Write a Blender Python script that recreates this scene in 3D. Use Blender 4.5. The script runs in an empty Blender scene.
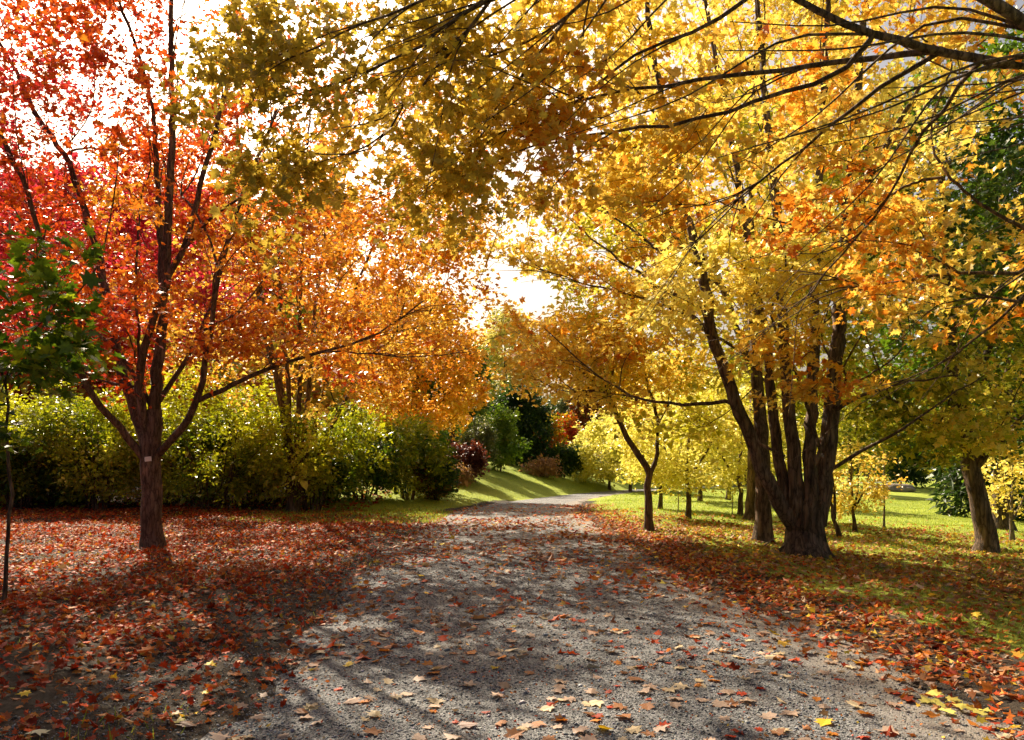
import bpy, math, time
import numpy as np
from mathutils import Vector, noise

T0 = time.time()
R = math.radians
F = 804.0            # focal length of the photograph in pixels
HZ = 455.0           # row of the horizon
EYE = 1.5
scene = bpy.context.scene
COL = scene.collection

# ------------------------------------------------------------------ helpers
def sstep(a, b, v):
    t = np.clip((v - a) / (b - a), 0, 1)
    return t * t * (3 - 2 * t)

def nz(p, f=1.0, s=0.0):
    return noise.noise(Vector((p[0] * f + s, p[1] * f - s * 1.7, p[2] * f + s * .37)))

def path_c(y):
    return np.interp(y, [-20, 6, 8.3, 11.5, 20, 24, 28, 32, 37, 42, 48, 56, 70, 100], [.62, .6, .25, .04, 0, .25, .95, 1.9, 3.4, 5.2, 8.0, 13., 25, 60])
def path_w(y):   # half width
    return np.interp(y, [-20, 6, 8.3, 11.5, 20, 26, 32, 42, 60, 100], [2.32, 2.3, 2.2, 2.05, 1.85, 1.6, 1.25, 1.1, 1.1, 1.1])

def wav(x, y, f, s):
    return np.sin(x * f + s) * np.cos(y * f * 1.13 - s * 1.3) + .5 * np.sin(x * f * 2.3 - y * f * 1.9 + s * 2)

def height(x, y):
    x = np.asarray(x, float); y = np.asarray(y, float)
    c = path_c(y); w = path_w(y)
    z = -0.02 * np.clip(y - 20, 0, 60)
    d = x - c
    # lawn falls away to the right
    z = z - np.clip(.05 * (d - 3.0), 0, 2.4) * sstep(3, 5, d) * (1 - sstep(60, 160, y) * .6)
    # bank on the left beyond the leaf carpet
    dl = np.clip(-d - w - .15, 0, 16)
    z = z + sstep(20, 36, y) * 2.9 * (1 - np.exp(-dl / 8.)) * (1 - sstep(55, 90, y))
    # shallow verge dip & bumps
    out = sstep(.0, .8, np.abs(d) - w)
    z = z + out * (.035 * wav(x, y, .9, .4) + .012 * wav(x, y, 3.1, 1.1))
    z = z - .015 * np.clip(np.abs(d) / np.maximum(w, .1), 0, 1) ** 2 * (np.abs(d) < w + .01)
    z = z - .015 * (np.abs(d) >= w + .01)
    return z

def P(px, py, Y):
    return (np.array([(px - 512) / F * Y, Y, EYE - (py - HZ) / F * Y]))

def G(px, py):
    """ground point under a pixel (used only to lay the site out)"""
    Y = 3.0
    for _ in range(4000):
        q = P(px, py, Y)
        if q[2] <= float(height(q[0], q[1])): break
        Y *= 1.003
    q = P(px, py, Y); q[2] = float(height(q[0], q[1]))
    return q

def set_props(o, label=None, cat=None, group=None, kind=None):
    if label: o['label'] = label
    if cat: o['category'] = cat
    if group: o['group'] = group
    if kind: o['kind'] = kind

def link(name, me, parent=None, loc=(0, 0, 0)):
    o = bpy.data.objects.new(name, me); COL.objects.link(o)
    o.location = loc
    if parent: o.parent = parent
    return o

def empty(name, loc, label, cat, group=None):
    o = link(name, None, None, loc); o.empty_display_size = .2
    set_props(o, label, cat, group)
    return o

def raw_mesh(name, V, loops, starts, totals, mat, col=None, smooth=False, attrs=None):
    me = bpy.data.meshes.new(name)
    V = np.ascontiguousarray(V, np.float32)
    me.vertices.add(len(V)); me.vertices.foreach_set('co', V.ravel())
    me.loops.add(len(loops)); me.loops.foreach_set('vertex_index', np.ascontiguousarray(loops, np.int32))
    me.polygons.add(len(starts)); me.polygons.foreach_set('loop_start', np.ascontiguousarray(starts, np.int32))
    try: me.polygons.foreach_set('loop_total', np.ascontiguousarray(totals, np.int32))
    except Exception: pass
    if col is not None:
        a = me.attributes.new('col', 'FLOAT_COLOR', 'POINT')
        c4 = np.ones((len(V), 4), np.float32); c4[:, :3] = col
        a.data.foreach_set('color', c4.ravel())
    for k, v in (attrs or {}).items():
        a = me.attributes.new(k, 'FLOAT', 'POINT'); a.data.foreach_set('value', np.ascontiguousarray(v, np.float32))
    me.update(calc_edges=True)
    if smooth: me.polygons.foreach_set('use_smooth', np.ones(len(starts), bool))
    me.materials.append(mat)
    return me

def scatter(name, tmpl, C, A, D, N, S, col, mat, smooth=False):
    """many copies of a small shape (leaf, blade, pebble) written into one mesh"""
    tv, tf = tmpl
    k = len(tv); n = len(C)
    S = np.asarray(S, float)
    if S.ndim == 1: S = np.repeat(S[:, None], 3, 1)
    V = (C[:, None, :] + (tv[None, :, 0] * S[:, None, 0])[..., None] * A[:, None, :]
         + (tv[None, :, 1] * S[:, None, 1])[..., None] * D[:, None, :]
         + (tv[None, :, 2] * S[:, None, 2])[..., None] * N[:, None, :]).reshape(-1, 3)
    fl = np.concatenate([np.array(f) for f in tf]); ft = np.array([len(f) for f in tf])
    loops = (fl[None, :] + (np.arange(n) * k)[:, None]).ravel()
    totals = np.tile(ft, n); starts = np.concatenate([[0], np.cumsum(totals)[:-1]])
    return raw_mesh(name, V, loops, starts, totals, mat, None if col is None else np.repeat(col, k, 0), smooth)

def unit(v):
    return v / np.maximum(np.linalg.norm(v, axis=-1, keepdims=True), 1e-9)

# ------------------------------------------------------------------ materials
def new_mat(name):
    m = bpy.data.materials.new(name); m.use_nodes = True
    nt = m.node_tree; nt.nodes.clear()
    return m, nt, (lambda t, **kw: mk(nt, t, kw))
def mk(nt, t, kw):
    n = nt.nodes.new(t)
    for k, v in kw.items():
        if k in n.inputs.keys(): n.inputs[k].default_value = v
        else: setattr(n, k, v)
    return n

def leaf_mat(name, trans=.5, rough=.45, spec=.3, use_obj=False, tint=(1.15, 1.0, .75), bump=False):
    m, nt, N = new_mat(name)
    out = N('ShaderNodeOutputMaterial')
    if use_obj: a = N('ShaderNodeObjectInfo'); src = a.outputs['Color']
    else: a = N('ShaderNodeAttribute', attribute_name='col'); src = a.outputs['Color']
    # fine mottling over each blade
    tc = N('ShaderNodeTexCoord'); nt_ = N('ShaderNodeTexNoise', Scale=38.0, Detail=2.0)
    nt.links.new(tc.outputs['Object'], nt_.inputs['Vector'])
    mr = N('ShaderNodeMapRange'); mr.inputs[1].default_value = .3; mr.inputs[2].default_value = .7
    mr.inputs[3].default_value = .78; mr.inputs[4].default_value = 1.14
    nt.links.new(nt_.outputs['Fac'], mr.inputs[0])
    vm = N('ShaderNodeVectorMath', operation='SCALE')
    nt.links.new(src, vm.inputs[0]); nt.links.new(mr.outputs[0], vm.inputs['Scale'])
    p = N('ShaderNodeBsdfPrincipled', Roughness=rough)
    p.inputs['Specular IOR Level'].default_value = spec
    nt.links.new(vm.outputs[0], p.inputs['Base Color'])
    tr = N('ShaderNodeBsdfTranslucent')
    tm = N('ShaderNodeVectorMath', operation='MULTIPLY'); tm.inputs[1].default_value = tint
    nt.links.new(vm.outputs[0], tm.inputs[0]); nt.links.new(tm.outputs[0], tr.inputs['Color'])
    mx = N('ShaderNodeMixShader', Fac=trans)
    nt.links.new(p.outputs[0], mx.inputs[1]); nt.links.new(tr.outputs[0], mx.inputs[2])
    nt.links.new(mx.outputs[0], out.inputs['Surface'])
    return m

def bark_mat(name, dark, light, scale=9.0, bump=.6):
    m, nt, N = new_mat(name)
    out = N('ShaderNodeOutputMaterial'); p = N('ShaderNodeBsdfPrincipled', Roughness=.85)
    p.inputs['Specular IOR Level'].default_value = .15
    tc = N('ShaderNodeTexCoord'); mp = N('ShaderNodeMapping'); mp.inputs['Scale'].default_value = (1, 1, .18)
    nt.links.new(tc.outputs['Object'], mp.inputs[0])
    n1 = N('ShaderNodeTexNoise', Scale=scale * 2.2, Detail=6.0, Roughness=.65)
    n2 = N('ShaderNodeTexVoronoi', Scale=scale * 2.5, feature='DISTANCE_TO_EDGE')
    n3 = N('ShaderNodeTexNoise', Scale=scale * .35, Detail=3.0)
    nt.links.new(mp.outputs[0], n1.inputs['Vector']); nt.links.new(tc.outputs['Object'], n3.inputs['Vector'])
    ad = N('ShaderNodeMixRGB', Fac=.12); nt.links.new(mp.outputs[0], ad.inputs[1]); nt.links.new(n1.outputs['Color'], ad.inputs[2])
    nt.links.new(ad.outputs[0], n2.inputs['Vector'])
    cr = N('ShaderNodeValToRGB'); e = cr.color_ramp.elements
    e[0].position = .3; e[0].color = (*dark, 1); e[1].position = .72; e[1].color = (*light, 1)
    nt.links.new(n1.outputs['Fac'], cr.inputs[0])
    mm = N('ShaderNodeMixRGB', blend_type='MULTIPLY', Fac=.7)
    c2 = N('ShaderNodeValToRGB'); e = c2.color_ramp.elements
    e[0].position = .35; e[0].color = (.55, .5, .45, 1); e[1].position = .65; e[1].color = (1.15, 1.1, 1.1, 1)
    nt.links.new(n3.outputs['Fac'], c2.inputs[0])
    nt.links.new(cr.outputs[0], mm.inputs[1]); nt.links.new(c2.outputs[0], mm.inputs[2])
    ec = N('ShaderNodeMapRange'); ec.inputs[1].default_value = 0.; ec.inputs[2].default_value = .14; ec.inputs[3].default_value = .42; ec.inputs[4].default_value = 1.1
    nt.links.new(n2.outputs['Distance'], ec.inputs[0])
    sc_ = N('ShaderNodeVectorMath', operation='SCALE'); nt.links.new(mm.outputs[0], sc_.inputs[0]); nt.links.new(ec.outputs[0], sc_.inputs['Scale'])
    nt.links.new(sc_.outputs[0], p.inputs['Base Color'])
    ms = N('ShaderNodeMath', operation='MINIMUM'); ms.inputs[1].default_value = .16
    nt.links.new(n2.outputs['Distance'], ms.inputs[0])
    m2 = N('ShaderNodeMath', operation='MULTIPLY_ADD'); m2.inputs[1].default_value = 3.0
    nt.links.new(ms.outputs[0], m2.inputs[0]); nt.links.new(n1.outputs['Fac'], m2.inputs[2])
    b = N('ShaderNodeBump', Strength=bump, Distance=.02); nt.links.new(m2.outputs[0], b.inputs['Height'])
    nt.links.new(b.outputs[0], p.inputs['Normal'])
    nt.links.new(p.outputs[0], out.inputs['Surface'])
    return m

M_LEAF = leaf_mat('autumn_leaf', .40, .38, .45, tint=(1.15, 1.03, .95))
M_LITTER = leaf_mat('fallen_leaf', .2, .6, .1)
M_SINGLE = leaf_mat('single_fallen_leaf', .25, .55, .15, use_obj=True)
M_GRASS = leaf_mat('grass_blade', .45, .5, .25, tint=(1.1, 1.1, .7))
M_GREEN = leaf_mat('green_leaf', .42, .4, .4, tint=(1.15, 1.12, .5))
M_BARK_R = bark_mat('reddish_bark', (.075, .05, .038), (.25, .165, .125), 8, .7)
M_BARK_D = bark_mat('dark_bark', (.05, .034, .025), (.26, .18, .125), 6, 1.0)
M_BARK_G = bark_mat('pale_bark', (.12, .10, .08), (.30, .25, .2), 8, .5)

def stone_mat(name, a, b):
    m, nt, N = new_mat(name)
    out = N('ShaderNodeOutputMaterial'); p = N('ShaderNodeBsdfPrincipled', Roughness=.7)
    at = N('ShaderNodeAttribute', attribute_name='col')
    nt.links.new(at.outputs['Color'], p.inputs['Base Color'])
    nt.links.new(p.outputs[0], out.inputs['Surface'])
    return m
M_STONE = stone_mat('crushed_stone', 0, 0)

def ground_mat():
    m, nt, N = new_mat('lawn_and_leaf_mould')
    out = N('ShaderNodeOutputMaterial'); p = N('ShaderNodeBsdfPrincipled', Roughness=.9)
    p.inputs['Specular IOR Level'].default_value = .1
    tc = N('ShaderNodeTexCoord'); at = N('ShaderNodeAttribute', attribute_name='soil')
    n1 = N('ShaderNodeTexNoise', Scale=.35, Detail=4.0); n2 = N('ShaderNodeTexNoise', Scale=22., Detail=5.0, Roughness=.7)
    n3 = N('ShaderNodeTexNoise', Scale=3.2, Detail=4.0)
    for n in (n1, n2, n3): nt.links.new(tc.outputs['Object'], n.inputs['Vector'])
    g = N('ShaderNodeValToRGB'); e = g.color_ramp.elements
    e[0].position = .3; e[0].color = (.16, .22, .028, 1); e[1].position = .7; e[1].color = (.38, .43, .07, 1)
    mg = N('ShaderNodeMixRGB', Fac=.45); nt.links.new(n1.outputs['Fac'], mg.inputs[1]); nt.links.new(n2.outputs['Fac'], mg.inputs[2])
    nt.links.new(mg.outputs[0], g.inputs[0])
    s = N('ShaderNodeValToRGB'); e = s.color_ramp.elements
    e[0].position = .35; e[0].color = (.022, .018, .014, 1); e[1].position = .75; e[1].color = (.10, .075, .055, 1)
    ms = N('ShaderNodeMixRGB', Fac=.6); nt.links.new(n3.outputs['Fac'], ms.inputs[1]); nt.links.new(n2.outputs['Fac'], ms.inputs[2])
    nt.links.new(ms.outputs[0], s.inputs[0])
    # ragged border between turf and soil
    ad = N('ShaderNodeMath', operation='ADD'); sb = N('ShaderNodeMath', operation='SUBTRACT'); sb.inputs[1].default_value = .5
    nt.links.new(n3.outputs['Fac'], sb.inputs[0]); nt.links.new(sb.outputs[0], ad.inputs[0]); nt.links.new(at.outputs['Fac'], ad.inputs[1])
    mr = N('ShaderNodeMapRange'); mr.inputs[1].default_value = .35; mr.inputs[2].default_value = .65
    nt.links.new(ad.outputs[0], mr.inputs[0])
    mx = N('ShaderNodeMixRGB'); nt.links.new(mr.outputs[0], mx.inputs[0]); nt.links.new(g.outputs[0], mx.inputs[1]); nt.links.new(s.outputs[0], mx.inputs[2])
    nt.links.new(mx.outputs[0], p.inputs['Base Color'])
    b = N('ShaderNodeBump', Strength=.7, Distance=.04); nt.links.new(n2.outputs['Fac'], b.inputs['Height']); nt.links.new(b.outputs[0], p.inputs['Normal'])
    nt.links.new(p.outputs[0], out.inputs['Surface'])
    return m

def gravel_mat():
    m, nt, N = new_mat('grey_gravel')
    out = N('ShaderNodeOutputMaterial'); p = N('ShaderNodeBsdfPrincipled', Roughness=.8)
    p.inputs['Specular IOR Level'].default_value = .3
    tc = N('ShaderNodeTexCoord')
    v = N('ShaderNodeTexVoronoi', Scale=85.); v2 = N('ShaderNodeTexVoronoi', Scale=190.)
    n = N('ShaderNodeTexNoise', Scale=1.1, Detail=5.0); n2 = N('ShaderNodeTexNoise', Scale=260., Detail=2.0)
    for q in (v, v2, n, n2): nt.links.new(tc.outputs['Object'], q.inputs['Vector'])
    c = N('ShaderNodeValToRGB'); e = c.color_ramp.elements
    e[0].position = .1; e[0].color = (.032, .034, .038, 1); e[1].position = .9; e[1].color = (.25, .25, .255, 1)
    sp = N('ShaderNodeSeparateColor'); nt.links.new(v.outputs['Color'], sp.inputs[0]); nt.links.new(sp.outputs[0], c.inputs[0])
    # sandy, trodden patches, mostly toward the right-hand edge
    at = N('ShaderNodeAttribute', attribute_name='sand')
    ad = N('ShaderNodeMath', operation='ADD'); nt.links.new(at.outputs['Fac'], ad.inputs[0]); nt.links.new(n.outputs['Fac'], ad.inputs[1])
    mr = N('ShaderNodeMapRange'); mr.inputs[1].default_value = .62; mr.inputs[2].default_value = 1.05; mr.inputs[4].default_value = .85
    nt.links.new(ad.outputs[0], mr.inputs[0])
    mx = N('ShaderNodeMixRGB'); mx.inputs[2].default_value = (.25, .205, .165, 1)
    nt.links.new(mr.outputs[0], mx.inputs[0]); nt.links.new(c.outputs[0], mx.inputs[1])
    mm = N('ShaderNodeMixRGB', blend_type='MULTIPLY', Fac=.5)
    nt.links.new(mx.outputs[0], mm.inputs[1]); nt.links.new(n2.outputs['Color'], mm.inputs[2])
    gm = N('ShaderNodeGamma', Gamma=.85); nt.links.new(mm.outputs[0], gm.inputs[0])
    nt.links.new(gm.outputs[0], p.inputs['Base Color'])
    ma = N('ShaderNodeMath', operation='MULTIPLY_ADD'); ma.inputs[1].default_value = .5
    nt.links.new(v2.outputs['Distance'], ma.inputs[0]); nt.links.new(v.outputs['Distance'], ma.inputs[2])
    b = N('ShaderNodeBump', Strength=.8, Distance=.009, invert=True); nt.links.new(ma.outputs[0], b.inputs['Height']); nt.links.new(b.outputs[0], p.inputs['Normal'])
    nt.links.new(p.outputs[0], out.inputs['Surface'])
    return m

def plain_mat(name, c, rough=.7, n=6., var=.25):
    m, nt, N = new_mat(name)
    out = N('ShaderNodeOutputMaterial'); p = N('ShaderNodeBsdfPrincipled', Roughness=rough)
    tc = N('ShaderNodeTexCoord'); t = N('ShaderNodeTexNoise', Scale=n, Detail=5.0); nt.links.new(tc.outputs['Object'], t.inputs['Vector'])
    r = N('ShaderNodeValToRGB'); e = r.color_ramp.elements
    e[0].position = .3; e[0].color = (*[x * (1 - var) for x in c], 1); e[1].position = .7; e[1].color = (*[x * (1 + var) for x in c], 1)
    nt.links.new(t.outputs['Fac'], r.inputs[0]); nt.links.new(r.outputs[0], p.inputs['Base Color'])
    b = N('ShaderNodeBump', Strength=.3, Distance=.02); nt.links.new(t.outputs['Fac'], b.inputs['Height']); nt.links.new(b.outputs[0], p.inputs['Normal'])
    nt.links.new(p.outputs[0], out.inputs['Surface'])
    return m

# ------------------------------------------------------------------ leaf shapes
def two_halves(half, fold=.22, curl=.12):
    """maple-like outline: right half listed from petiole to tip, mirrored; folded along the midrib"""
    n = len(half); vs = []
    for s in (1, -1):
        for u, v in half: vs.append((s * u, v, fold * abs(u) - curl * v * v))
    return np.array(vs), [list(range(n)), list(range(2 * n - 1, n - 1, -1))]
MAPLE = two_halves([(0, 0), (.26, -.07), (.2, .13), (.52, .24), (.27, .4), (.37, .66), (.13, .62), (0, 1.0)])
MAPLE2 = two_halves([(0, 0), (.42, .06), (.24, .28), (.45, .55), (.14, .6), (0, 1.0)])
OVAL = two_halves([(0, 0), (.3, .3), (.26, .62), (0, 1.0)], .18, .15)
DIAM = two_halves([(0, 0), (.42, .42), (0, 1.0)], .25, .1)
NEEDLE = two_halves([(0, 0), (.16, .4), (0, 1.0)], .1, .25)
BLADE = (np.array([(-.5, 0, 0), (.5, 0, 0), (.32, .6, .1), (-.32, .6, .1), (0, 1., .35)]), [[0, 1, 2, 3], [3, 2, 4]])

# ------------------------------------------------------------------ tree skeletons
class Skel:
    def __init__(s):
        s.pos = []; s.par = []; s.plen = []; s.rad = []; s.ok = []; s.limb = []
    def add(s, p, par, r, ok, limb):
        s.pos.append(np.array(p, float)); s.par.append(par)
        s.plen.append(0. if par < 0 else s.plen[par] + np.linalg.norm(s.pos[-1] - s.pos[par]))
        s.rad.append(r); s.ok.append(ok); s.limb.append(limb)
        return len(s.pos) - 1
    def add_limb(s, pts, r0, r1, okfrom=.0, step=.22, flare=0., wob=.0, rng=None):
        pts = [np.array(q, float) for q in pts]
        par = -1
        if s.pos:
            d = np.linalg.norm(np.array(s.pos) - pts[0], axis=1); par = int(np.argmin(d))
        cr = catmull(np.array(pts), 8)
        seg = np.linalg.norm(np.diff(cr, axis=0), axis=1); L = np.concatenate([[0], np.cumsum(seg)])
        n = max(3, int(L[-1] / step) + 1); t = np.linspace(0, L[-1], n)
        q = np.stack([np.interp(t, L, cr[:, k]) for k in range(3)], 1)
        if wob and rng is not None:
            q[2:] += rng.normal(0, wob, (n - 2, 3))
        lid = len(set(s.limb)) + 1
        for i in range(n):
            f = t[i] / L[-1]
            r = r0 + (r1 - r0) * f ** .8
            if flare: r *= 1 + flare * math.exp(-t[i] / .16)
            par = s.add(q[i], par, r, f >= okfrom, lid)
        return par
    def grow(s, tg, bf=.25, ang=.7, maxd=9.):
        tg = np.asarray(tg, float); n = len(tg)
        best = np.full(n, 1e9); bp = np.full(n, -1)
        def relax(i):
            p = s.pos[i]
            d = tg - p; L = np.linalg.norm(d, axis=1) + 1e-6
            pi = s.par[i]
            if pi >= 0:
                dr = p - s.pos[pi]; dr = dr / (np.linalg.norm(dr) + 1e-9)
                c = (d @ dr) / L
            else: c = np.zeros(n)
            cost = L * (1 + ang * (1 - c) * .5) + bf * s.plen[i]
            m = cost < best
            best[m] = cost[m]; bp[m] = i
        for i in range(len(s.pos)):
            if s.ok[i]: relax(i)
        alive = np.ones(n, bool); bb = best.copy()
        for _ in range(n):
            bb = np.where(alive, best, 1e12); k = int(np.argmin(bb))
            j = s.add(tg[k], int(bp[k]), 0., True, 0)
            alive[k] = False; relax(j)
    def finish(s, tip=.0045, ex=2.1, seedwob=None, wob=.05):
        n = len(s.pos)
        ch = [[] for _ in range(n)]
        for i, p in enumerate(s.par):
            if p >= 0: ch[p].append(i)
        order = sorted(range(n), key=lambda i: -i)
        a = np.zeros(n)
        for i in order:
            g = [c for c in ch[i]]
            a[i] = max(tip ** ex, sum(a[c] for c in g)) if g else tip ** ex
            if not s.limb[i]: s.rad[i] = max(s.rad[i], a[i] ** (1 / ex))
            else: a[i] = 0 if s.limb[i] and not g else a[i]
        for i in range(n):        # nothing thicker than what carries it
            p = s.par[i]
            if p >= 0 and not s.limb[i]: s.rad[i] = min(s.rad[i], s.rad[p] * .92)
        s.ch = ch; s.size = np.ones(n, int)
        for i in order:
            if s.par[i] >= 0: s.size[s.par[i]] += s.size[i]
        return s

def catmull(p, m):
    if len(p) < 3:
        t = np.linspace(0, 1, m * (len(p) - 1) + 1)[:, None]
        return p[0] * (1 - t) + p[-1] * t
    q = np.vstack([2 * p[0] - p[1], p, 2 * p[-1] - p[-2]])
    t = np.linspace(0, 1, m, endpoint=False)[None, :, None]
    a, b, c, d = (q[:-3, None], q[1:-2, None], q[2:-1, None], q[3:, None])
    r = .5 * (2 * b + (c - a) * t + (2 * a - 5 * b + 4 * c - d) * t ** 2 + (3 * b - a - 3 * c + d) * t ** 3)
    return np.vstack([r.reshape(-1, 3), p[-1:]])

class Tubes:
    def __init__(s): s.V = []; s.F = []; s.n = 0
    def tube(s, pts, rad, sides, rng=None, rough=0., lobes=0.):
        pts = np.asarray(pts, float); rad = np.asarray(rad, float)
        t = np.gradient(pts, axis=0); t = unit(t)
        ref = np.array([1., .3, .1]) if abs(t[0][2]) > .6 else np.array([0.05, .1, 1.])
        u = unit(np.cross(t, ref)); v = np.cross(t, u)
        a = np.linspace(0, 2 * np.pi, sides, endpoint=False)
        rr = np.repeat(rad[:, None], sides, 1)
        if rough:
            rr = rr * (1 + rough * rng.normal(0, 1, rr.shape))
        if lobes:
            ph = np.linspace(0, 2.5, len(pts))[:, None]
            rr = rr * (1 + lobes * np.sin(a[None] * 3 + ph) + lobes * .7 * np.sin(a[None] * 5 - ph * 1.7 + 1))
        V = pts[:, None] + rr[..., None] * (np.cos(a)[None, :, None] * u[:, None] + np.sin(a)[None, :, None] * v[:, None])
        k = len(pts)
        i = np.arange(k - 1)[:, None] * sides; j = np.arange(sides)[None]
        f = np.stack([i + j, i + (j + 1) % sides, i + sides + (j + 1) % sides, i + sides + j], -1).reshape(-1, 4) + s.n
        s.V.append(V.reshape(-1, 3)); s.F.append(f); s.n += k * sides
    def mesh(s, name, mat, off):
        V = np.vstack(s.V) - off; Fq = np.vstack(s.F)
        return raw_mesh(name, V, Fq.ravel(), np.arange(len(Fq)) * 4, np.full(len(Fq), 4), mat, smooth=True)

def ellipsoid_pts(rng, c, r, n, gap=0., freq=.55, shell=.45, seed=0., zmin=None, lump=.16):
    out = []
    tries = 0
    while len(out) < n and tries < n * 60:
        tries += 1
        v = rng.normal(0, 1, 3); v /= np.linalg.norm(v)
        rr = rng.random() ** (1 / 3.)
        if rng.random() < shell: rr = .72 + .28 * rng.random()
        rr *= 1 + lump * nz(v, 2.3, seed + 5)
        p = np.array(c) + v * rr * np.array(r)
        if zmin is not None and p[2] < zmin: continue
        if gap and nz(p, freq, seed) < gap - .35 + .25 * (rng.random() - .5): continue
        out.append(p)
    return np.array(out)

def ramp(cols, t):
    cols = np.array(cols, float); k = len(cols) - 1
    x = np.clip(t, 0, .9999) * k; i = x.astype(int); f = (x - i)[:, None]
    return cols[i] * (1 - f) + cols[i + 1] * f

def make_leaves(name, sk, rng, per, size, pal, tb, mat, tmpl, spread=.3, droop=.35, tilt=.7, leafy=14, off=None, vary=.28, sizevar=.28, clip=None, fl=.3, lift=-.04):
    idx = [i for i in range(len(sk.pos)) if not sk.limb[i] and sk.size[i] <= leafy]
    Ps = np.array([sk.pos[i] for i in idx]); Pp = np.array([sk.pos[sk.par[i]] for i in idx])
    d = Ps - Pp; L = np.linalg.norm(d, axis=1); d = unit(d + np.array([0, 0, 1e-3]))
    lat = unit(np.cross(d, np.array([0, 0, 1.])) + 1e-6)
    cn = np.array([nz(p, .45, 3.3) + .6 * nz(p, 1.3, 9.1) for p in Ps])
    n = len(Ps) * per
    k = np.repeat(np.arange(len(Ps)), per)
    al = rng.uniform(-1, .45, n) * np.minimum(L[k] * .9 + .05, spread * 2.)
    s_ = rng.normal(0, .55, n) * spread; w = rng.normal(0, fl, n) * spread + lift
    C = Ps[k] + al[:, None] * d[k] + s_[:, None] * lat[k] + w[:, None] * np.array([0, 0, 1.])
    D0 = unit(d[k] * .6 + lat[k] * (np.sign(s_) * .7)[:, None] + rng.normal(0, .5, (n, 3)) + np.array([0, 0, -droop]))
    N = unit(np.array([0, 0, 1.]) + rng.normal(0, tilt, (n, 3)))
    D = unit(D0 - N * (D0 * N).sum(1, keepdims=True)); A = np.cross(D, N)
    S = size * np.exp(rng.normal(0, sizevar, n))
    t = tb(C) + vary * cn[k] * 1.4 + rng.normal(0, .13, n)
    col = ramp(pal, t) * np.exp(rng.normal(0, .12, (n, 1)))
    keep = np.ones(n, bool)
    if clip is not None: keep = clip(C)
    C, A, D, N, S, col = C[keep], A[keep], D[keep], N[keep], S[keep], col[keep]
    S = np.stack([S * rng.uniform(.75, 1.1, len(S)), S, S * rng.uniform(-.8, 2.8, len(S))], 1)
    return scatter(name, tmpl, C - off, A, D, N, S, np.clip(col, .005, .9), mat)

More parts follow.
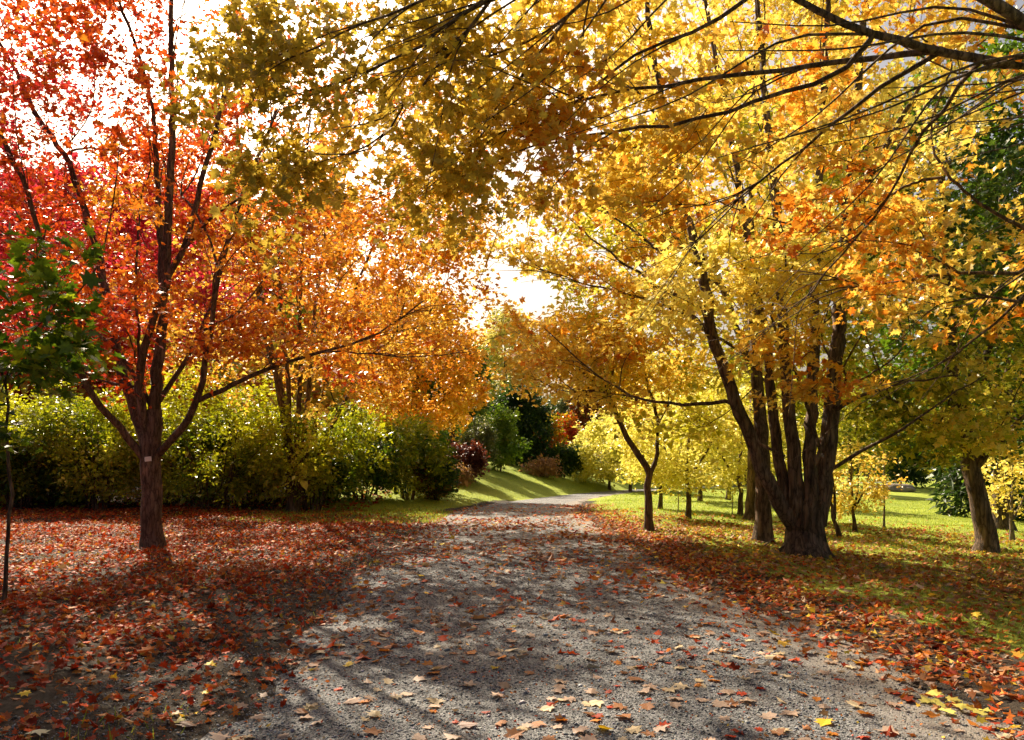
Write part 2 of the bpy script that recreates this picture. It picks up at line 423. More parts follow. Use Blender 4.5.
NLEAF = [0]
def roots(b, rad, n, seed, ph=0.):
    r = np.random.default_rng(seed); out = []
    for k in range(n):
        a = ph + k * 6.283 / n + r.uniform(-.35, .35); l = rad * r.uniform(1.7, 2.5)
        d = np.array([math.cos(a), math.sin(a), 0])
        e = b + d * l; e[2] = float(height(e[0], e[1])) - .03
        m = b + d * rad * 1.15; m[2] = b[2] + rad * .42
        out.append(([b + d * rad * .62 + np.array([0, 0, rad * 1.5]), m, e], rad * .36, rad * .13, 2.))
    return out
def build_tree(name, label, cat, base, limbs, targets, leaf, seed, group=None, bark=None, bf=.3, ang=1.1, tip=.0045, shoots=(), sides=10):
    """limbs: list of (points, r0, r1, okfrom); the first is the trunk"""
    rng = np.random.default_rng(seed)
    base = np.array(base, float)
    root = empty(name, base, label, cat, group)
    sk = Skel()
    for k, lb in enumerate(limbs):
        sk.add_limb(lb[0], lb[1], lb[2], lb[3], flare=(.4 if lb[1] > .28 else .26) if k == 0 else 0., wob=.012, rng=rng)
    # long thin shoots fanning off the limbs
    for ids, ns, ln, dv, sp, r0 in shoots:
        cand = [i for i in range(len(sk.pos)) if sk.limb[i] in ids and sk.ok[i]]
        for _ in range(ns):
            i = cand[rng.integers(len(cand))]; p0 = sk.pos[i]; pd = unit(p0 - sk.pos[sk.par[i]])
            d = unit(np.array(dv, float) + rng.normal(0, sp, 3) + pd * .5); l = ln * rng.uniform(.6, 1.3)
            bend = rng.normal(0, .10, 3) * l + np.array([0, 0, -.05 * l])
            sk.add_limb([p0, p0 + unit(pd + d) * l * .3, p0 + d * l * .65 + bend * .4, p0 + d * l + bend], min(r0, sk.rad[i] * .75), .003, .15)
    if len(targets): sk.grow(targets, bf, ang)
    sk.finish(tip)
    tb = Tubes(); br = Tubes()
    lim = np.array(sk.limb)
    # limbs
    nlim = max(sk.limb)
    for l in range(1, nlim + 1):
        ii = np.where(lim == l)[0]
        if len(ii) < 2: continue
        pts = [sk.pos[i] for i in ii]; rad = [sk.rad[i] for i in ii]
        p0 = sk.par[ii[0]]
        if p0 >= 0 and np.linalg.norm(sk.pos[p0] - pts[0]) > .02: pts = [sk.pos[p0]] + pts; rad = [rad[0]] + rad
        if l == 1:
            pts = [pts[0] - np.array([0, 0, .25])] + pts; rad = [rad[0] * 1.12] + rad
        big = rad[0] > .05
        tb.tube(pts, rad, sides if big else 6, rng, .04 if big else .02, .07 if (l == 1 and rad[0] > .12) else (.05 if rad[0] > .09 else 0.))
    # grown branches, one tube per chain following the thicker child
    done = set()
    nb = 0
    for i in range(len(sk.pos)):
        if sk.limb[i] or i in done: continue
        p = sk.par[i]
        # start of a chain?
        chain = [p, i]; done.add(i); j = i
        while True:
            g = [c for c in sk.ch[j] if c not in done]
            if not g: break
            j2 = max(g, key=lambda c: sk.size[c]); chain.append(j2); done.add(j2); j = j2
        pts = np.array([sk.pos[c] for c in chain]); rad = np.array([sk.rad[c] for c in chain])
        rad[0] = min(rad[0], rad[1] * 1.15)
        for _ in range(3):   # soften
            if len(pts) > 2: q = pts.copy(); q[1:-1] = pts[1:-1] * .5 + (pts[:-2] + pts[2:]) * .25; pts = q
        m = 4 if rad[1] > .012 else 2
        cp = catmull(pts, m); cr = np.interp(np.linspace(0, len(rad) - 1, len(cp)), np.arange(len(rad)), rad)
        cr[-1] *= .5
        if rad[1] > .01: cp[1:-1] += rng.normal(0, .005, (len(cp) - 2, 3))
        br.tube(cp, cr, 6 if rad[1] > .02 else (4 if rad[1] > .008 else 3)); nb += 1
    link('trunk', tb.mesh('trunk', bark or M_BARK_D, base), root)
    if nb: link('branches', br.mesh('branches', bark or M_BARK_D, base), root)
    if leaf:
        me = make_leaves('crown', sk, rng, off=base, **leaf)
        NLEAF[0] += len(me.polygons) // 2
        link('crown', me, root)
    return root

def px_limb(pts, Y0=None):
    out = []
    for q in pts:
        out.append(P(*q))
    return out

# colours (linear albedo)
YEL = (.86, .70, .15); GOLD = (.82, .56, .09); AMB = (.76, .38, .045); ORG = (.68, .20, .022)
RORG = (.60, .095, .018); RED = (.58, .05, .035); CRIM = (.62, .05, .095); LEMON = (.86, .79, .22)
YGRN = (.52, .54, .05); OLIV = (.28, .30, .03); GRN = (.09, .17, .02); DGRN = (.03, .075, .015); RUST = (.34, .10, .03)

def const(v): return lambda C: np.full(len(C), v)

# ------------------------------------------------------------------ ground
def axis(stops):
    out = []
    for a, b, st in stops:
        out += list(np.arange(a, b, st))
    return np.array(out + [stops[-1][1]])
xs = axis([(-900, -200, 70), (-200, -60, 14), (-60, -25, 3), (-25, -10, .6), (-10, 12, .22), (12, 30, .6), (30, 60, 3), (60, 200, 14), (200, 901, 70)])
ys = axis([(-30, 0, 3), (0, 3, .5), (3, 16, .2), (16, 50, .45), (50, 120, 3), (120, 300, 15), (300, 1500, 60)])
X, Y = np.meshgrid(xs, ys)
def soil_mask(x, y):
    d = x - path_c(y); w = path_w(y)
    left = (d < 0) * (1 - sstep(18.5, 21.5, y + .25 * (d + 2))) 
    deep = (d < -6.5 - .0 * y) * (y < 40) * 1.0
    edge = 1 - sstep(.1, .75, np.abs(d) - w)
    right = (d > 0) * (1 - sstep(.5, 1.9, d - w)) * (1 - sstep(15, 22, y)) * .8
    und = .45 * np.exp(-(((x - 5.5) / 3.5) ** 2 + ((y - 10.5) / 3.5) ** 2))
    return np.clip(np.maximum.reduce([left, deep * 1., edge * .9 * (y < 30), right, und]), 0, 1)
def ground_z(x, y):
    d = np.abs(x - path_c(y)); w = path_w(y)
    return height(x, y) - .05 * (1 - sstep(-.32, -.02, d - w)) * (y < 101)
Z = ground_z(X, Y)
ny, nx = X.shape
i = np.arange(ny - 1)[:, None] * nx + np.arange(nx - 1)[None]
Fq = np.stack([i, i + 1, i + nx + 1, i + nx], -1).reshape(-1, 4)
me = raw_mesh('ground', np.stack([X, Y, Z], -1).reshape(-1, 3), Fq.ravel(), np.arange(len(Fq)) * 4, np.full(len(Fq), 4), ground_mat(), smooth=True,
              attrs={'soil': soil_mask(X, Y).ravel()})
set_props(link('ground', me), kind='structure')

# gravel path: one sheet following the ground, ragged edges
py_ = np.concatenate([np.arange(-6, 16, .12), np.arange(16, 60, .35), np.arange(60, 96, 2.)])
u = np.linspace(-1, 1, 41)
c = path_c(py_)[:, None]; w = path_w(py_)[:, None]
edge = np.abs(u)[None] ** 6 * (.13 * np.sin(py_ * 2.1)[:, None] + .1 * np.sin(py_ * 5.3 + 1)[:, None] * np.sign(u)[None] + .06 * np.sin(py_ * 11.7)[:, None])
PX = c + u[None] * (w - .02 + edge)
PY = np.repeat(py_[:, None], len(u), 1)
PZ = height(PX, PY) + .004 - .03 * sstep(.93, 1, np.abs(u))[None]
ny, nx = PX.shape
i = np.arange(ny - 1)[:, None] * nx + np.arange(nx - 1)[None]
Fq = np.stack([i, i + 1, i + nx + 1, i + nx], -1).reshape(-1, 4)
sand = np.repeat((sstep(.45, .95, u) * .6 + .22 * sstep(.75, 1., -u) + .2 * np.exp(-((u - .38) / .13) ** 2) + .16 * np.exp(-((u + .42) / .13) ** 2))[None], ny, 0)
me = raw_mesh('gravel_path', np.stack([PX, PY, PZ], -1).reshape(-1, 3), Fq.ravel(), np.arange(len(Fq)) * 4, np.full(len(Fq), 4), gravel_mat(), smooth=True,
              attrs={'sand': sand.ravel()})
set_props(link('gravel_path', me), kind='structure')

# loose stones on the path
rng = np.random.default_rng(5)
def frame_up(n, rng, tilt):
    N = unit(np.array([0, 0, 1.]) + rng.normal(0, tilt, (n, 3)))
    a = rng.uniform(0, 2 * np.pi, n); D0 = np.stack([np.cos(a), np.sin(a), 0 * a], 1)
    D = unit(D0 - N * (D0 * N).sum(1, keepdims=True)); return np.cross(D, N), D, N
n = 115000
yy = 3.3 + (13 - 3.3) * rng.random(n) ** 1.9; uu = rng.uniform(-1.5, 1.0, n)
keep = rng.random(n) < np.where(uu > .6, .45, np.where(uu < -.95, .5, 1.))
yy, uu = yy[keep], uu[keep]; n = len(yy)
xx = path_c(yy) + uu * path_w(yy); zz = height(xx, yy) + .004
A, D, N = frame_up(n, rng, .5)
sz = .0036 * np.exp(rng.normal(0, .42, n)) * (1 + yy * .05)
OCT = (np.array([(1, .1, 0), (.1, 1, .1), (-1, .1, -.1), (-.1, -1, 0), (.1, 0, .75), (0, 0, -.6)]),
       [[0, 1, 4], [1, 2, 4], [2, 3, 4], [3, 0, 4], [1, 0, 5], [2, 1, 5], [3, 2, 5], [0, 3, 5]])
S3 = np.stack([sz * rng.uniform(.7, 1.5, n), sz * rng.uniform(.7, 1.5, n), sz * rng.uniform(.6, 1.1, n)], 1)
g = (.05 + .3 * rng.random(n) ** 1.6)[:, None] * np.array([.96, .99, 1.05]) * np.exp(rng.normal(0, .06, (n, 3)))
o = link('gravel', scatter('gravel', OCT, np.stack([xx, yy, zz + sz * .2], 1), A, D, N, S3, g, M_STONE)); set_props(o, 'loose grey crushed stone strewn over the path', 'gravel', kind='stuff')

# ------------------------------------------------------------------ leaf litter
DRY = [(.46, .33, .22), (.46, .25, .14), (.40, .15, .055), (.56, .17, .03), (.52, .075, .018), (.36, .04, .014), (.70, .46, .06)]
def litter_cols(rng, n, wts):
    w = np.array(wts, float) ** 1.0; w /= w.sum()
    k = rng.choice(len(DRY), n, p=w)
    return .9 * np.array(DRY)[k] * np.exp(rng.normal(0, .3, (n, 1))) * np.exp(rng.normal(0, .06, (n, 3)))
def lay(name, label, x, y, rng, size, wts, tmpl, tilt=.3, lift=.012):
    n = len(x); A, D, N = frame_up(n, rng, tilt)
    s = size * np.exp(rng.normal(0, .3, n))
    z = height(x, y) + .006 + np.abs(rng.normal(0, lift, n))
    tv, tf = tmpl; tv = tv.copy(); tv[:, 1] -= .45; tv[:, 2] = tv[:, 2] * -.9
    S = np.stack([s, s, s * rng.uniform(-2.2, 3.2, n)], 1)
    me = scatter(name, (tv, tf), np.stack([x, y, z], 1), A, D, N, S, litter_cols(rng, n, wts), M_LITTER)
    o = link(name, me); set_props(o, label, 'fallen leaves', kind='stuff'); return o
def sample(rng, n, x0, x1, y0, y1, dens, ypow=1.0):
    yy = y0 + (y1 - y0) * rng.random(n) ** ypow; xx = rng.uniform(x0, x1, n)
    k = rng.random(n) < dens(xx, yy); return xx[k], yy[k]
pn = lambda x, y, f, s: .5 + .33 * wav(x, y, f, s)
# red and rust carpet on the left
def dl(x, y):
    d = x - path_c(y) + path_w(y)
    near = .52 + .48 * sstep(4.5, 8.5, y)          # thinner, worn ground close to the camera
    ex = .55 * sstep(.7, -.9, d) + .45 * sstep(.2, -2.2, d)
    return ex * near * (.38 + .85 * np.clip(pn(x, y, 1.7, .3), 0, 1.2)) * (1 - .75 * sstep(17.5, 21, y) * (x > -7))
x, y = sample(rng, 150000, -17, -1.0, 3.2, 22, dl, 1.35)
lay('leaf_carpet', 'carpet of red and rust leaves left of the gravel', x, y, rng, .050, [.4, .8, 5, 5.5, 7.5, 6.5, .8], MAPLE, .5, .02)
x, y = sample(rng, 14000, -24, -4, 21, 31, lambda x, y: .7 + 0 * x)
lay('woodland_leaves', 'brown leaf layer on the dark ground under the shrub row', x, y, rng, .085, [.6, 2, 4, 2, 3, 3, .2], MAPLE2, .45, .02)
# right verge
def dr(x, y):
    d = x - path_c(y) - path_w(y)
    ridge = np.exp(-((d - .5) / (.7 - .2 * sstep(8, 14, y))) ** 2) + .2 * np.exp(-((d - 2.4) / 2.2) ** 2) * (1 - sstep(9, 13, y))
    return ridge * (.45 + .7 * pn(x, y, 2.1, 1.9)) * (1 - .6 * sstep(15, 24, y))
x, y = sample(rng, 80000, 1.2, 9, 3.2, 27, dr, 1.3)
lay('verge_leaves', 'band of orange leaves along the grassy right verge', x, y, rng, .056, [2.2, 2.4, 2.6, 6, 5, 2, 1.6], MAPLE2, .38, .015)
# golden leaves under the big trees on the lawn
def du(x, y):
    a = np.exp(-(((x - 6.3) / 3.2) ** 2 + ((y - 10.8) / 3.2) ** 2)) + .8 * np.exp(-(((x - 3.6) / 2.) ** 2 + ((y - 16.) / 4.) ** 2)) + .5 * np.exp(-(((x - 9.) / 5.) ** 2 + ((y - 17.) / 3.5) ** 2))
    return a * (.4 + .6 * pn(x, y, 1.3, .9))
x, y = sample(rng, 90000, 2, 16, 6, 26, du, 1.)
lay('lawn_leaves', 'brown and golden leaves scattered under the multi-stemmed maple', x, y, rng, .066, [1.2, 2.6, 4, 1.6, .3, .2, 2.8], MAPLE2, .4, .02)
# thin scatter on the gravel itself
def dp(x, y):
    return (.3 + .9 * sstep(7, 11, y) * (1 - sstep(17, 22, y)) + .25 * sstep(.9, 1.9, np.abs(x))) * (.1 + 1.6 * np.clip(pn(x, y, 1.1, 2.2), 0, 1) ** 1.6) * (np.abs(x - path_c(y)) < path_w(y))
x, y = sample(rng, 11500, -2.2, 2.5, 5.6, 27, dp, 1.)
lay('path_leaves', 'scatter of small dry leaves farther along the gravel', x, y, rng, .075, [3, 3.5, 3, 3, 2.6, 1.4, .8], MAPLE2, .3, .008)
# small crumbs of leaf and twig close by
x, y = sample(rng, 5000, -2.2, 2.3, 3.3, 8, lambda x, y: .35 + .5 * pn(x, y, 1.9, .2), 1.5)
lay('leaf_crumbs', 'crumbled bits of dry leaf between the stones', x, y, rng, .017, [3, 3, 3, 2, 1, 1, .5], DIAM, .5, .004)

# the nearest leaves on the gravel, each one a thing
KINDS = [('pinkish tan dry maple leaf lying on the grey gravel', (.52, .36, .27, 1), 9), ('pale straw coloured maple leaf lying on the grey gravel', (.64, .50, .32, 1), 5),
         ('rust brown maple leaf lying on the grey gravel', (.34, .15, .07, 1), 5), ('orange maple leaf lying on the grey gravel', (.58, .2, .035, 1), 4),
         ('small red maple leaf lying on the grey gravel', (.5, .06, .025, 1), 3)]
def single_leaf_mesh(rng, flat=.5):
    half = np.array(MAPLE[0][:8]); vs, fs = MAPLE
    v = vs.copy(); v[:, 1] -= .45
    v[:, :2] *= rng.uniform(.9, 1.12, (len(v), 2))
    v[8] = v[0]; v[15] = v[7]; v[0, 0] = v[8, 0] = 0; v[7, 0] = v[15, 0] = 0
    a, b = rng.uniform(-.5, .7), rng.uniform(-.4, .5)
    v[:, 2] = flat * (a * np.abs(v[:, 0]) + b * v[:, 1] ** 2 + .08 * rng.normal(0, 1, len(v)))
    v[8, 2] = v[0, 2]; v[15, 2] = v[7, 2]; v[:, 2] -= v[:, 2].min()
    # thin stalk
    st = np.array([(-.012, -.45, 0), (.012, -.45, 0), (.05, -.8, .05), (.03, -.81, .05)]); st[:, 2] += v[0, 2] * .8
    V = np.vstack([v, st]); F = fs + [[16, 17, 18, 19]]
    L = np.concatenate([np.array(f) for f in F]); tt = np.array([len(f) for f in F])
    return raw_mesh('leaf', V, L, np.concatenate([[0], np.cumsum(tt)[:-1]]), tt, M_SINGLE)
LM = [single_leaf_mesh(rng) for _ in range(14)]
GL = 'dry leaves lying on the near gravel'
def put_leaf(x, y, s, kind_label, colr, group=None, yaw=None):
    o = link('fallen_leaf', LM[rng.integers(len(LM))]); set_props(o, kind_label, 'leaf', group)
    o.location = (x, y, float(height(x, y)) + .008); o.scale = (s, s, s)
    o.rotation_euler = (rng.normal(0, .14), rng.normal(0, .14), rng.uniform(0, 6.28) if yaw is None else yaw)
    v = math.exp(rng.normal(0, .16)); o.color = (min(1, colr[0] * v), min(1, colr[1] * v), min(1, colr[2] * v), 1)
    return o
wk = np.array([k[2] for k in KINDS], float); wk /= wk.sum()
cnt = 0
while cnt < 292:
    yl = 3.9 + 3.0 * rng.random() ** 1.15; xl = rng.uniform(-2.0, 2.95)
    if abs((xl) / yl) > .66: continue
    if rng.random() > .25 + .8 * pn(xl, yl, 1.6, 4.): continue
    k = rng.choice(len(KINDS), p=wk)
    put_leaf(xl, yl, rng.uniform(.06, .125) * (.75 if k == 4 else 1), KINDS[k][0], KINDS[k][1], GL); cnt += 1
for (px, py, s, lab, cl) in [
        (349, 667, .085, 'bright yellow leaf on the gravel near the left leaf carpet', (.75, .5, .05)),
        (206, 695, .07, 'small golden leaf at the left edge of the gravel', (.74, .48, .04)),
        (310, 709, .11, 'large pale cream maple leaf flat on the dark gravel', (.68, .56, .32)),
        (602, 731, .12, 'large glowing yellow maple leaf at the bottom of the path', (.8, .55, .05)),
        (824, 725, .12, 'curled amber maple leaf on the dark gravel', (.74, .42, .04)),
        (40, 735, .12, 'pale greenish white leaf on the bare left soil', (.62, .62, .44)),
        (178, 724, .11, 'long olive yellow leaf on the left gravel edge', (.55, .48, .14)),
        (495, 670, .085, 'yellow folded leaf in the middle of the gravel', (.74, .52, .06)),
        (470, 728, .12, 'large dusty pink maple leaf lying beside a curled one', (.46, .31, .26)),
        (568, 605, .06, 'scarlet leaf alone on the middle gravel', (.62, .06, .02))]:
    g_ = G(px, py); put_leaf(g_[0], g_[1], s, lab, cl)
for px, py in [(926, 703), (940, 708), (955, 704), (962, 713), (948, 716), (975, 716), (936, 699), (985, 714)]:
    g_ = G(px, py); o = put_leaf(g_[0], g_[1], .11, 'lemon yellow leaf in the heap on the right path edge', (.76, .66, .16), 'lemon yellow leaf heap')
    o.location.z += rng.uniform(0, .02)

print('ground', time.time() - T0)
# ------------------------------------------------------------------ grass
def grass(name, label, n, x0, x1, y0, y1, dens, h, wd, cols, ypow=1.3, seed=1):
    rng = np.random.default_rng(seed)
    x, y = sample(rng, n, x0, x1, y0, y1, dens, ypow); n = len(x)
    a = rng.uniform(0, 2 * np.pi, n); A = np.stack([np.cos(a), np.sin(a), 0 * a], 1)
    D = unit(np.array([0, 0, 1.]) + rng.normal(0, .38, (n, 3))); N = unit(np.cross(A, D))
    hh = h * np.exp(rng.normal(0, .3, n)); S = np.stack([np.full(n, wd), hh, hh], 1)
    t = rng.random(n); col = ramp(cols, t) * np.exp(rng.normal(0, .15, (n, 1)))
    me = scatter(name, BLADE, np.stack([x, y, height(x, y) - .006], 1), A, D, N, S, col, M_GRASS)
    o = link(name, me); set_props(o, label, 'grass', kind='stuff')
GC = [(.14, .23, .026), (.24, .33, .04), (.36, .41, .06), (.4, .36, .09)]
def dg(x, y): 
    d = x - path_c(y) - path_w(y)
    return sstep(.35, 2.0, d) * (.35 + .8 * pn(x, y, 1.1, .5)) * (1 - soil_mask(x, y) * .6)
grass('verge_grass', 'short green grass on the verge right of the path', 110000, 2, 13, 4, 17, dg, .05, .006, GC, 1.1, 11)
grass('lawn_grass', 'mown lawn grass around the small trees on the right', 110000, 1.4, 26, 15, 50, lambda x, y: sstep(.1, .9, x - path_c(y) - path_w(y)) * .8, .05, .017, GC, 1.25, 12)
grass('bank_grass', 'sunlit grass on the rounded bank left of the path', 26000, -9, 6, 19.5, 52, lambda x, y: sstep(-.05, -.5, x - path_c(y) + path_w(y)) * sstep(19.5, 22, y), .05, .018, [(.28, .36, .045), (.38, .44, .065), (.45, .47, .1)], 1.1, 13)  # sun on the bank is put into blade colours lighter than the other grass
grass('left_tufts', 'sparse grass tufts coming up through the leaf carpet', 9000, -9, -1.7, 3.4, 18, lambda x, y: (pn(x, y, 1.5, 7.7) > .78) * 1., .07, .006, GC, 1.1, 14)
grass('gravel_edge_grass', 'green fringe of grass at the far end of the leaf carpet', 9000, -6.5, -1.6, 17.8, 22, lambda x, y: .9 + 0 * x, .06, .014, GC, 1., 15)

print('grass', time.time() - T0)
# ------------------------------------------------------------------ trees
# 1 red-orange maple on the left
b = G(152, 547); Yb = b[1]
def L(*pts): return [P(*q) for q in pts]
y0 = Yb
r1 = np.random.default_rng(101)
limbs = [
    ([b, P(152, 520, y0), P(151, 490, y0), P(152, 455, y0), P(154, 410, y0)], .172, .135, .9),
    ([P(154, 412, y0), P(156, 380, y0), P(160, 350, y0), P(164, 290, y0), P(168, 227, y0 - .1), P(173, 120, y0 - .2), P(171, 20, y0 - .3), P(168, -120, y0 - .4)], .098, .02, .2),
    (L((148, 452, y0), (138, 420, y0 + .2), (122, 370, y0 + .5), (110, 310, y0 + .8), (99, 258, y0 + 1), (90, 225, y0 + 1.1), (68, 162, y0 + 1.4), (36, 113, y0 + 1.6), (10, 60, y0 + 1.8), (-30, 0, y0 + 2)), .10, .022, .4),
    (L((147, 462, y0), (120, 428, y0 - .3), (95, 398, y0 - .7), (78, 365, y0 - 1), (53, 300, y0 - 1.4), (28, 190, y0 - 1.8), (6, 150, y0 - 2), (-30, 60, y0 - 2.2)), .066, .018, .4),
    (L((158, 455, y0), (165, 447, y0 - .1), (179, 430, y0 - .2), (196, 402, y0 - .4), (205, 360, y0 - .5), (211, 324, y0 - .6), (222, 260, y0 - .8), (245, 190, y0 - 1), (275, 110, y0 - 1.2)), .066, .016, .45),
    (L((197, 401, y0 - .4), (227, 387, y0 - .4), (253, 375, y0 - .5), (305, 356, y0 - .5), (358, 342, y0 - .5), (397, 321, y0 - .4), (425, 300, y0 - .4)), .045, .010, .25),
    (L((318, 352, y0 - .5), (360, 352, y0 - .7), (418, 357, y0 - .9), (470, 352, y0 - 1)), .016, .006, .1),
    (L((150, 445, y0), (142, 412, y0 - .15), (140, 372, y0 - .2), (150, 330, y0 - .3), (166, 280, y0 - .4), (185, 245, y0 - .5), (196, 205, y0 - .6), (215, 134, y0 - .8), (229, 78, y0 - .9), (245, 35, y0 - 1), (262, -40, y0 - 1.1)), .075, .018, .45),
    (L((140, 370, y0 - .2), (136, 300, y0 - .1), (141, 203, y0 + .1), (150, 162, y0 + .2), (146, 90, y0 + .3)), .028, .008, .3),
    (L((163, 300, y0), (158, 190, y0 + .3), (151, 100, y0 + .5), (134, 40, y0 + .6), (115, -10, y0 + .7)), .06, .02, .3),
    (L((183, 250, y0 - .5), (215, 215, y0 - .9), (256, 184, y0 - 1.2), (310, 140, y0 - 1.6)), .03, .008, .2),
]
tg = np.vstack([ellipsoid_pts(r1, (-5.9, 13.0, 6.7), (5.3, 3.8, 4.3), 2600, .46, .8, .45, 1.),
                ellipsoid_pts(r1, (-2.6, 12.6, 3.35), (2.1, 1.0, .75), 120, .2, .9, .2, 2.),
                ellipsoid_pts(r1, (-6.6, 12.4, 4.0), (2.9, 1.6, 1.1), 40, .45, .9, .2, 2.5)])
tg = tg[~((tg[:, 0] > -4.9) & (tg[:, 2] > 5.0) & (r1.random(len(tg)) < .88))]
tg = tg[~((tg[:, 2] < 4.6) & (r1.random(len(tg)) < .45))]
def t_left(C): # crimson on the far left, orange to the right
    return .43 - (C[:, 0] + 6.2) * .105 + .02 * (C[:, 2] - 6)
build_tree('maple_tree', 'red and orange maple with many forking limbs in the leaf carpet left of the path', 'maple tree', b, limbs, tg,
           dict(per=23, size=.082, pal=[AMB, ORG, RORG, RORG, RED, CRIM], tb=lambda C: t_left(C) + 0, mat=M_LEAF, tmpl=MAPLE2, spread=.29, fl=.22), 101, bark=M_BARK_R, sides=14, shoots=[((2, 10), 16, 2.2, (.1, -.2, .9), .35, .014), ((3, 4), 18, 1.8, (-.4, -.2, .7), .35, .012), ((5, 8), 18, 2.0, (.45, -.2, .7), .35, .013), ((6, 7), 12, 1.4, (.7, -.2, .25), .3, .008)])
print('L1', time.time() - T0)

# 2 crimson tree behind it
b = np.array([-22.0, 42.0, 0]); b[2] = height(b[0], b[1]); r = np.random.default_rng(102)
build_tree('maple_tree', 'crimson maple behind the dark shrubs on the far left', 'maple tree', b,
           [([b, b + (0, 0, 1.5), b + (.2, 0, 6.5), b + (.1, .1, 12)], .26, .04, .2), ([b + (0, 0, 2.6), b + (-2, -.3, 5.2), b + (-3.8, -.5, 10)], .13, .03, .2), ([b + (0, 0, 2.6), b + (2, .2, 5.4), b + (3.7, .2, 10)], .13, .03, .2)],
           ellipsoid_pts(r, b + (.3, 0, 8.4), (8.8, 4.0, 6.6), 900, .15, .4, .4, 3.),
           dict(per=36, size=.23, pal=[RORG, RED, CRIM, CRIM], tb=const(.62), mat=M_LEAF, tmpl=DIAM, spread=.7), 102, bark=M_BARK_R)
# 3 multi-stemmed orange tree in the shrubs
b = G(293, 511); y0 = b[1]; r = np.random.default_rng(103)
limbs = [([b, P(292, 490, y0), P(288, 450, y0), P(280, 390, y0), P(264, 320, y0), P(246, 200, y0), P(235, 100, y0)], .17, .03, .35)]
for q in [((294, 500), (290, 440), (288, 380), (281, 310), (276, 200), (270, 90)), ((295, 500), (297, 440), (300, 380), (300, 310), (305, 200), (312, 80)),
          ((297, 502), (303, 440), (310, 380), (315, 310), (330, 200), (345, 90)), ((297, 504), (312, 440), (325, 385), (340, 330), (375, 240), (405, 170)),
          ((298, 504), (330, 430), (352, 390), (385, 345), (430, 300))]:
    dy = r.uniform(-.6, .6); limbs.append(([P(*p, y0 + dy * k / 3) for k, p in enumerate(q)], .085, .02, .35))
tg = np.vstack([ellipsoid_pts(r, (-5.2, 20.2, 7.2), (5.0, 3.2, 4.8), 1250, .36, .7, .4, 4.), ellipsoid_pts(r, (-3.4, 19.6, 5.2), (2.6, 1.8, 2.4), 180, .3, .7, .3, 4.5), ellipsoid_pts(r, (-2.3, 20.6, 6.2), (1.6, 1.2, 2.2), 150, .28, .7, .3, 4.7)])
tg = tg[~((tg[:, 0] > -7.5) & (tg[:, 2] > 8.2) & (r.random(len(tg)) < .45))]
tg = tg[~((tg[:, 1] < 20.4) & (tg[:, 2] < 6.2) & (r.random(len(tg)) < .55))]
build_tree('maple_tree', 'orange multi-stemmed maple rising out of the yellow-green shrubs', 'maple tree', b, limbs, tg,
           dict(per=22, size=.11, pal=[YEL, GOLD, AMB, ORG, RORG], tb=lambda C: .25 + .07 * (C[:, 2] - 3.0), mat=M_LEAF, tmpl=DIAM, spread=.38), 103, bark=M_BARK_D)
# 4 golden-orange tree at the end of the shrubs
b = np.array([-3.7, 30.5, 0.]); b[2] = height(b[0], b[1]); r = np.random.default_rng(104)
build_tree('maple_tree', 'golden orange maple glowing above the end of the shrubs', 'maple tree', b,
           [([b, b + (0, 0, 1.2), b + (.1, 0, 3), b + (.2, 0, 5.5)], .13, .03, .2)],
           np.vstack([ellipsoid_pts(r, b + (.3, 0, 4.1), (2.7, 2.2, 2.6), 420, .15, .7, .5, 5.), ellipsoid_pts(r, b + (-1., 0, 6.), (2.6, 2.2, 2.0), 200, .15, .7, .5, 5.)]),
           dict(per=34, size=.14, pal=[GOLD, GOLD, AMB, AMB, ORG], tb=const(.45), mat=M_LEAF, tmpl=DIAM, spread=.42), 104)
print('left', time.time() - T0)

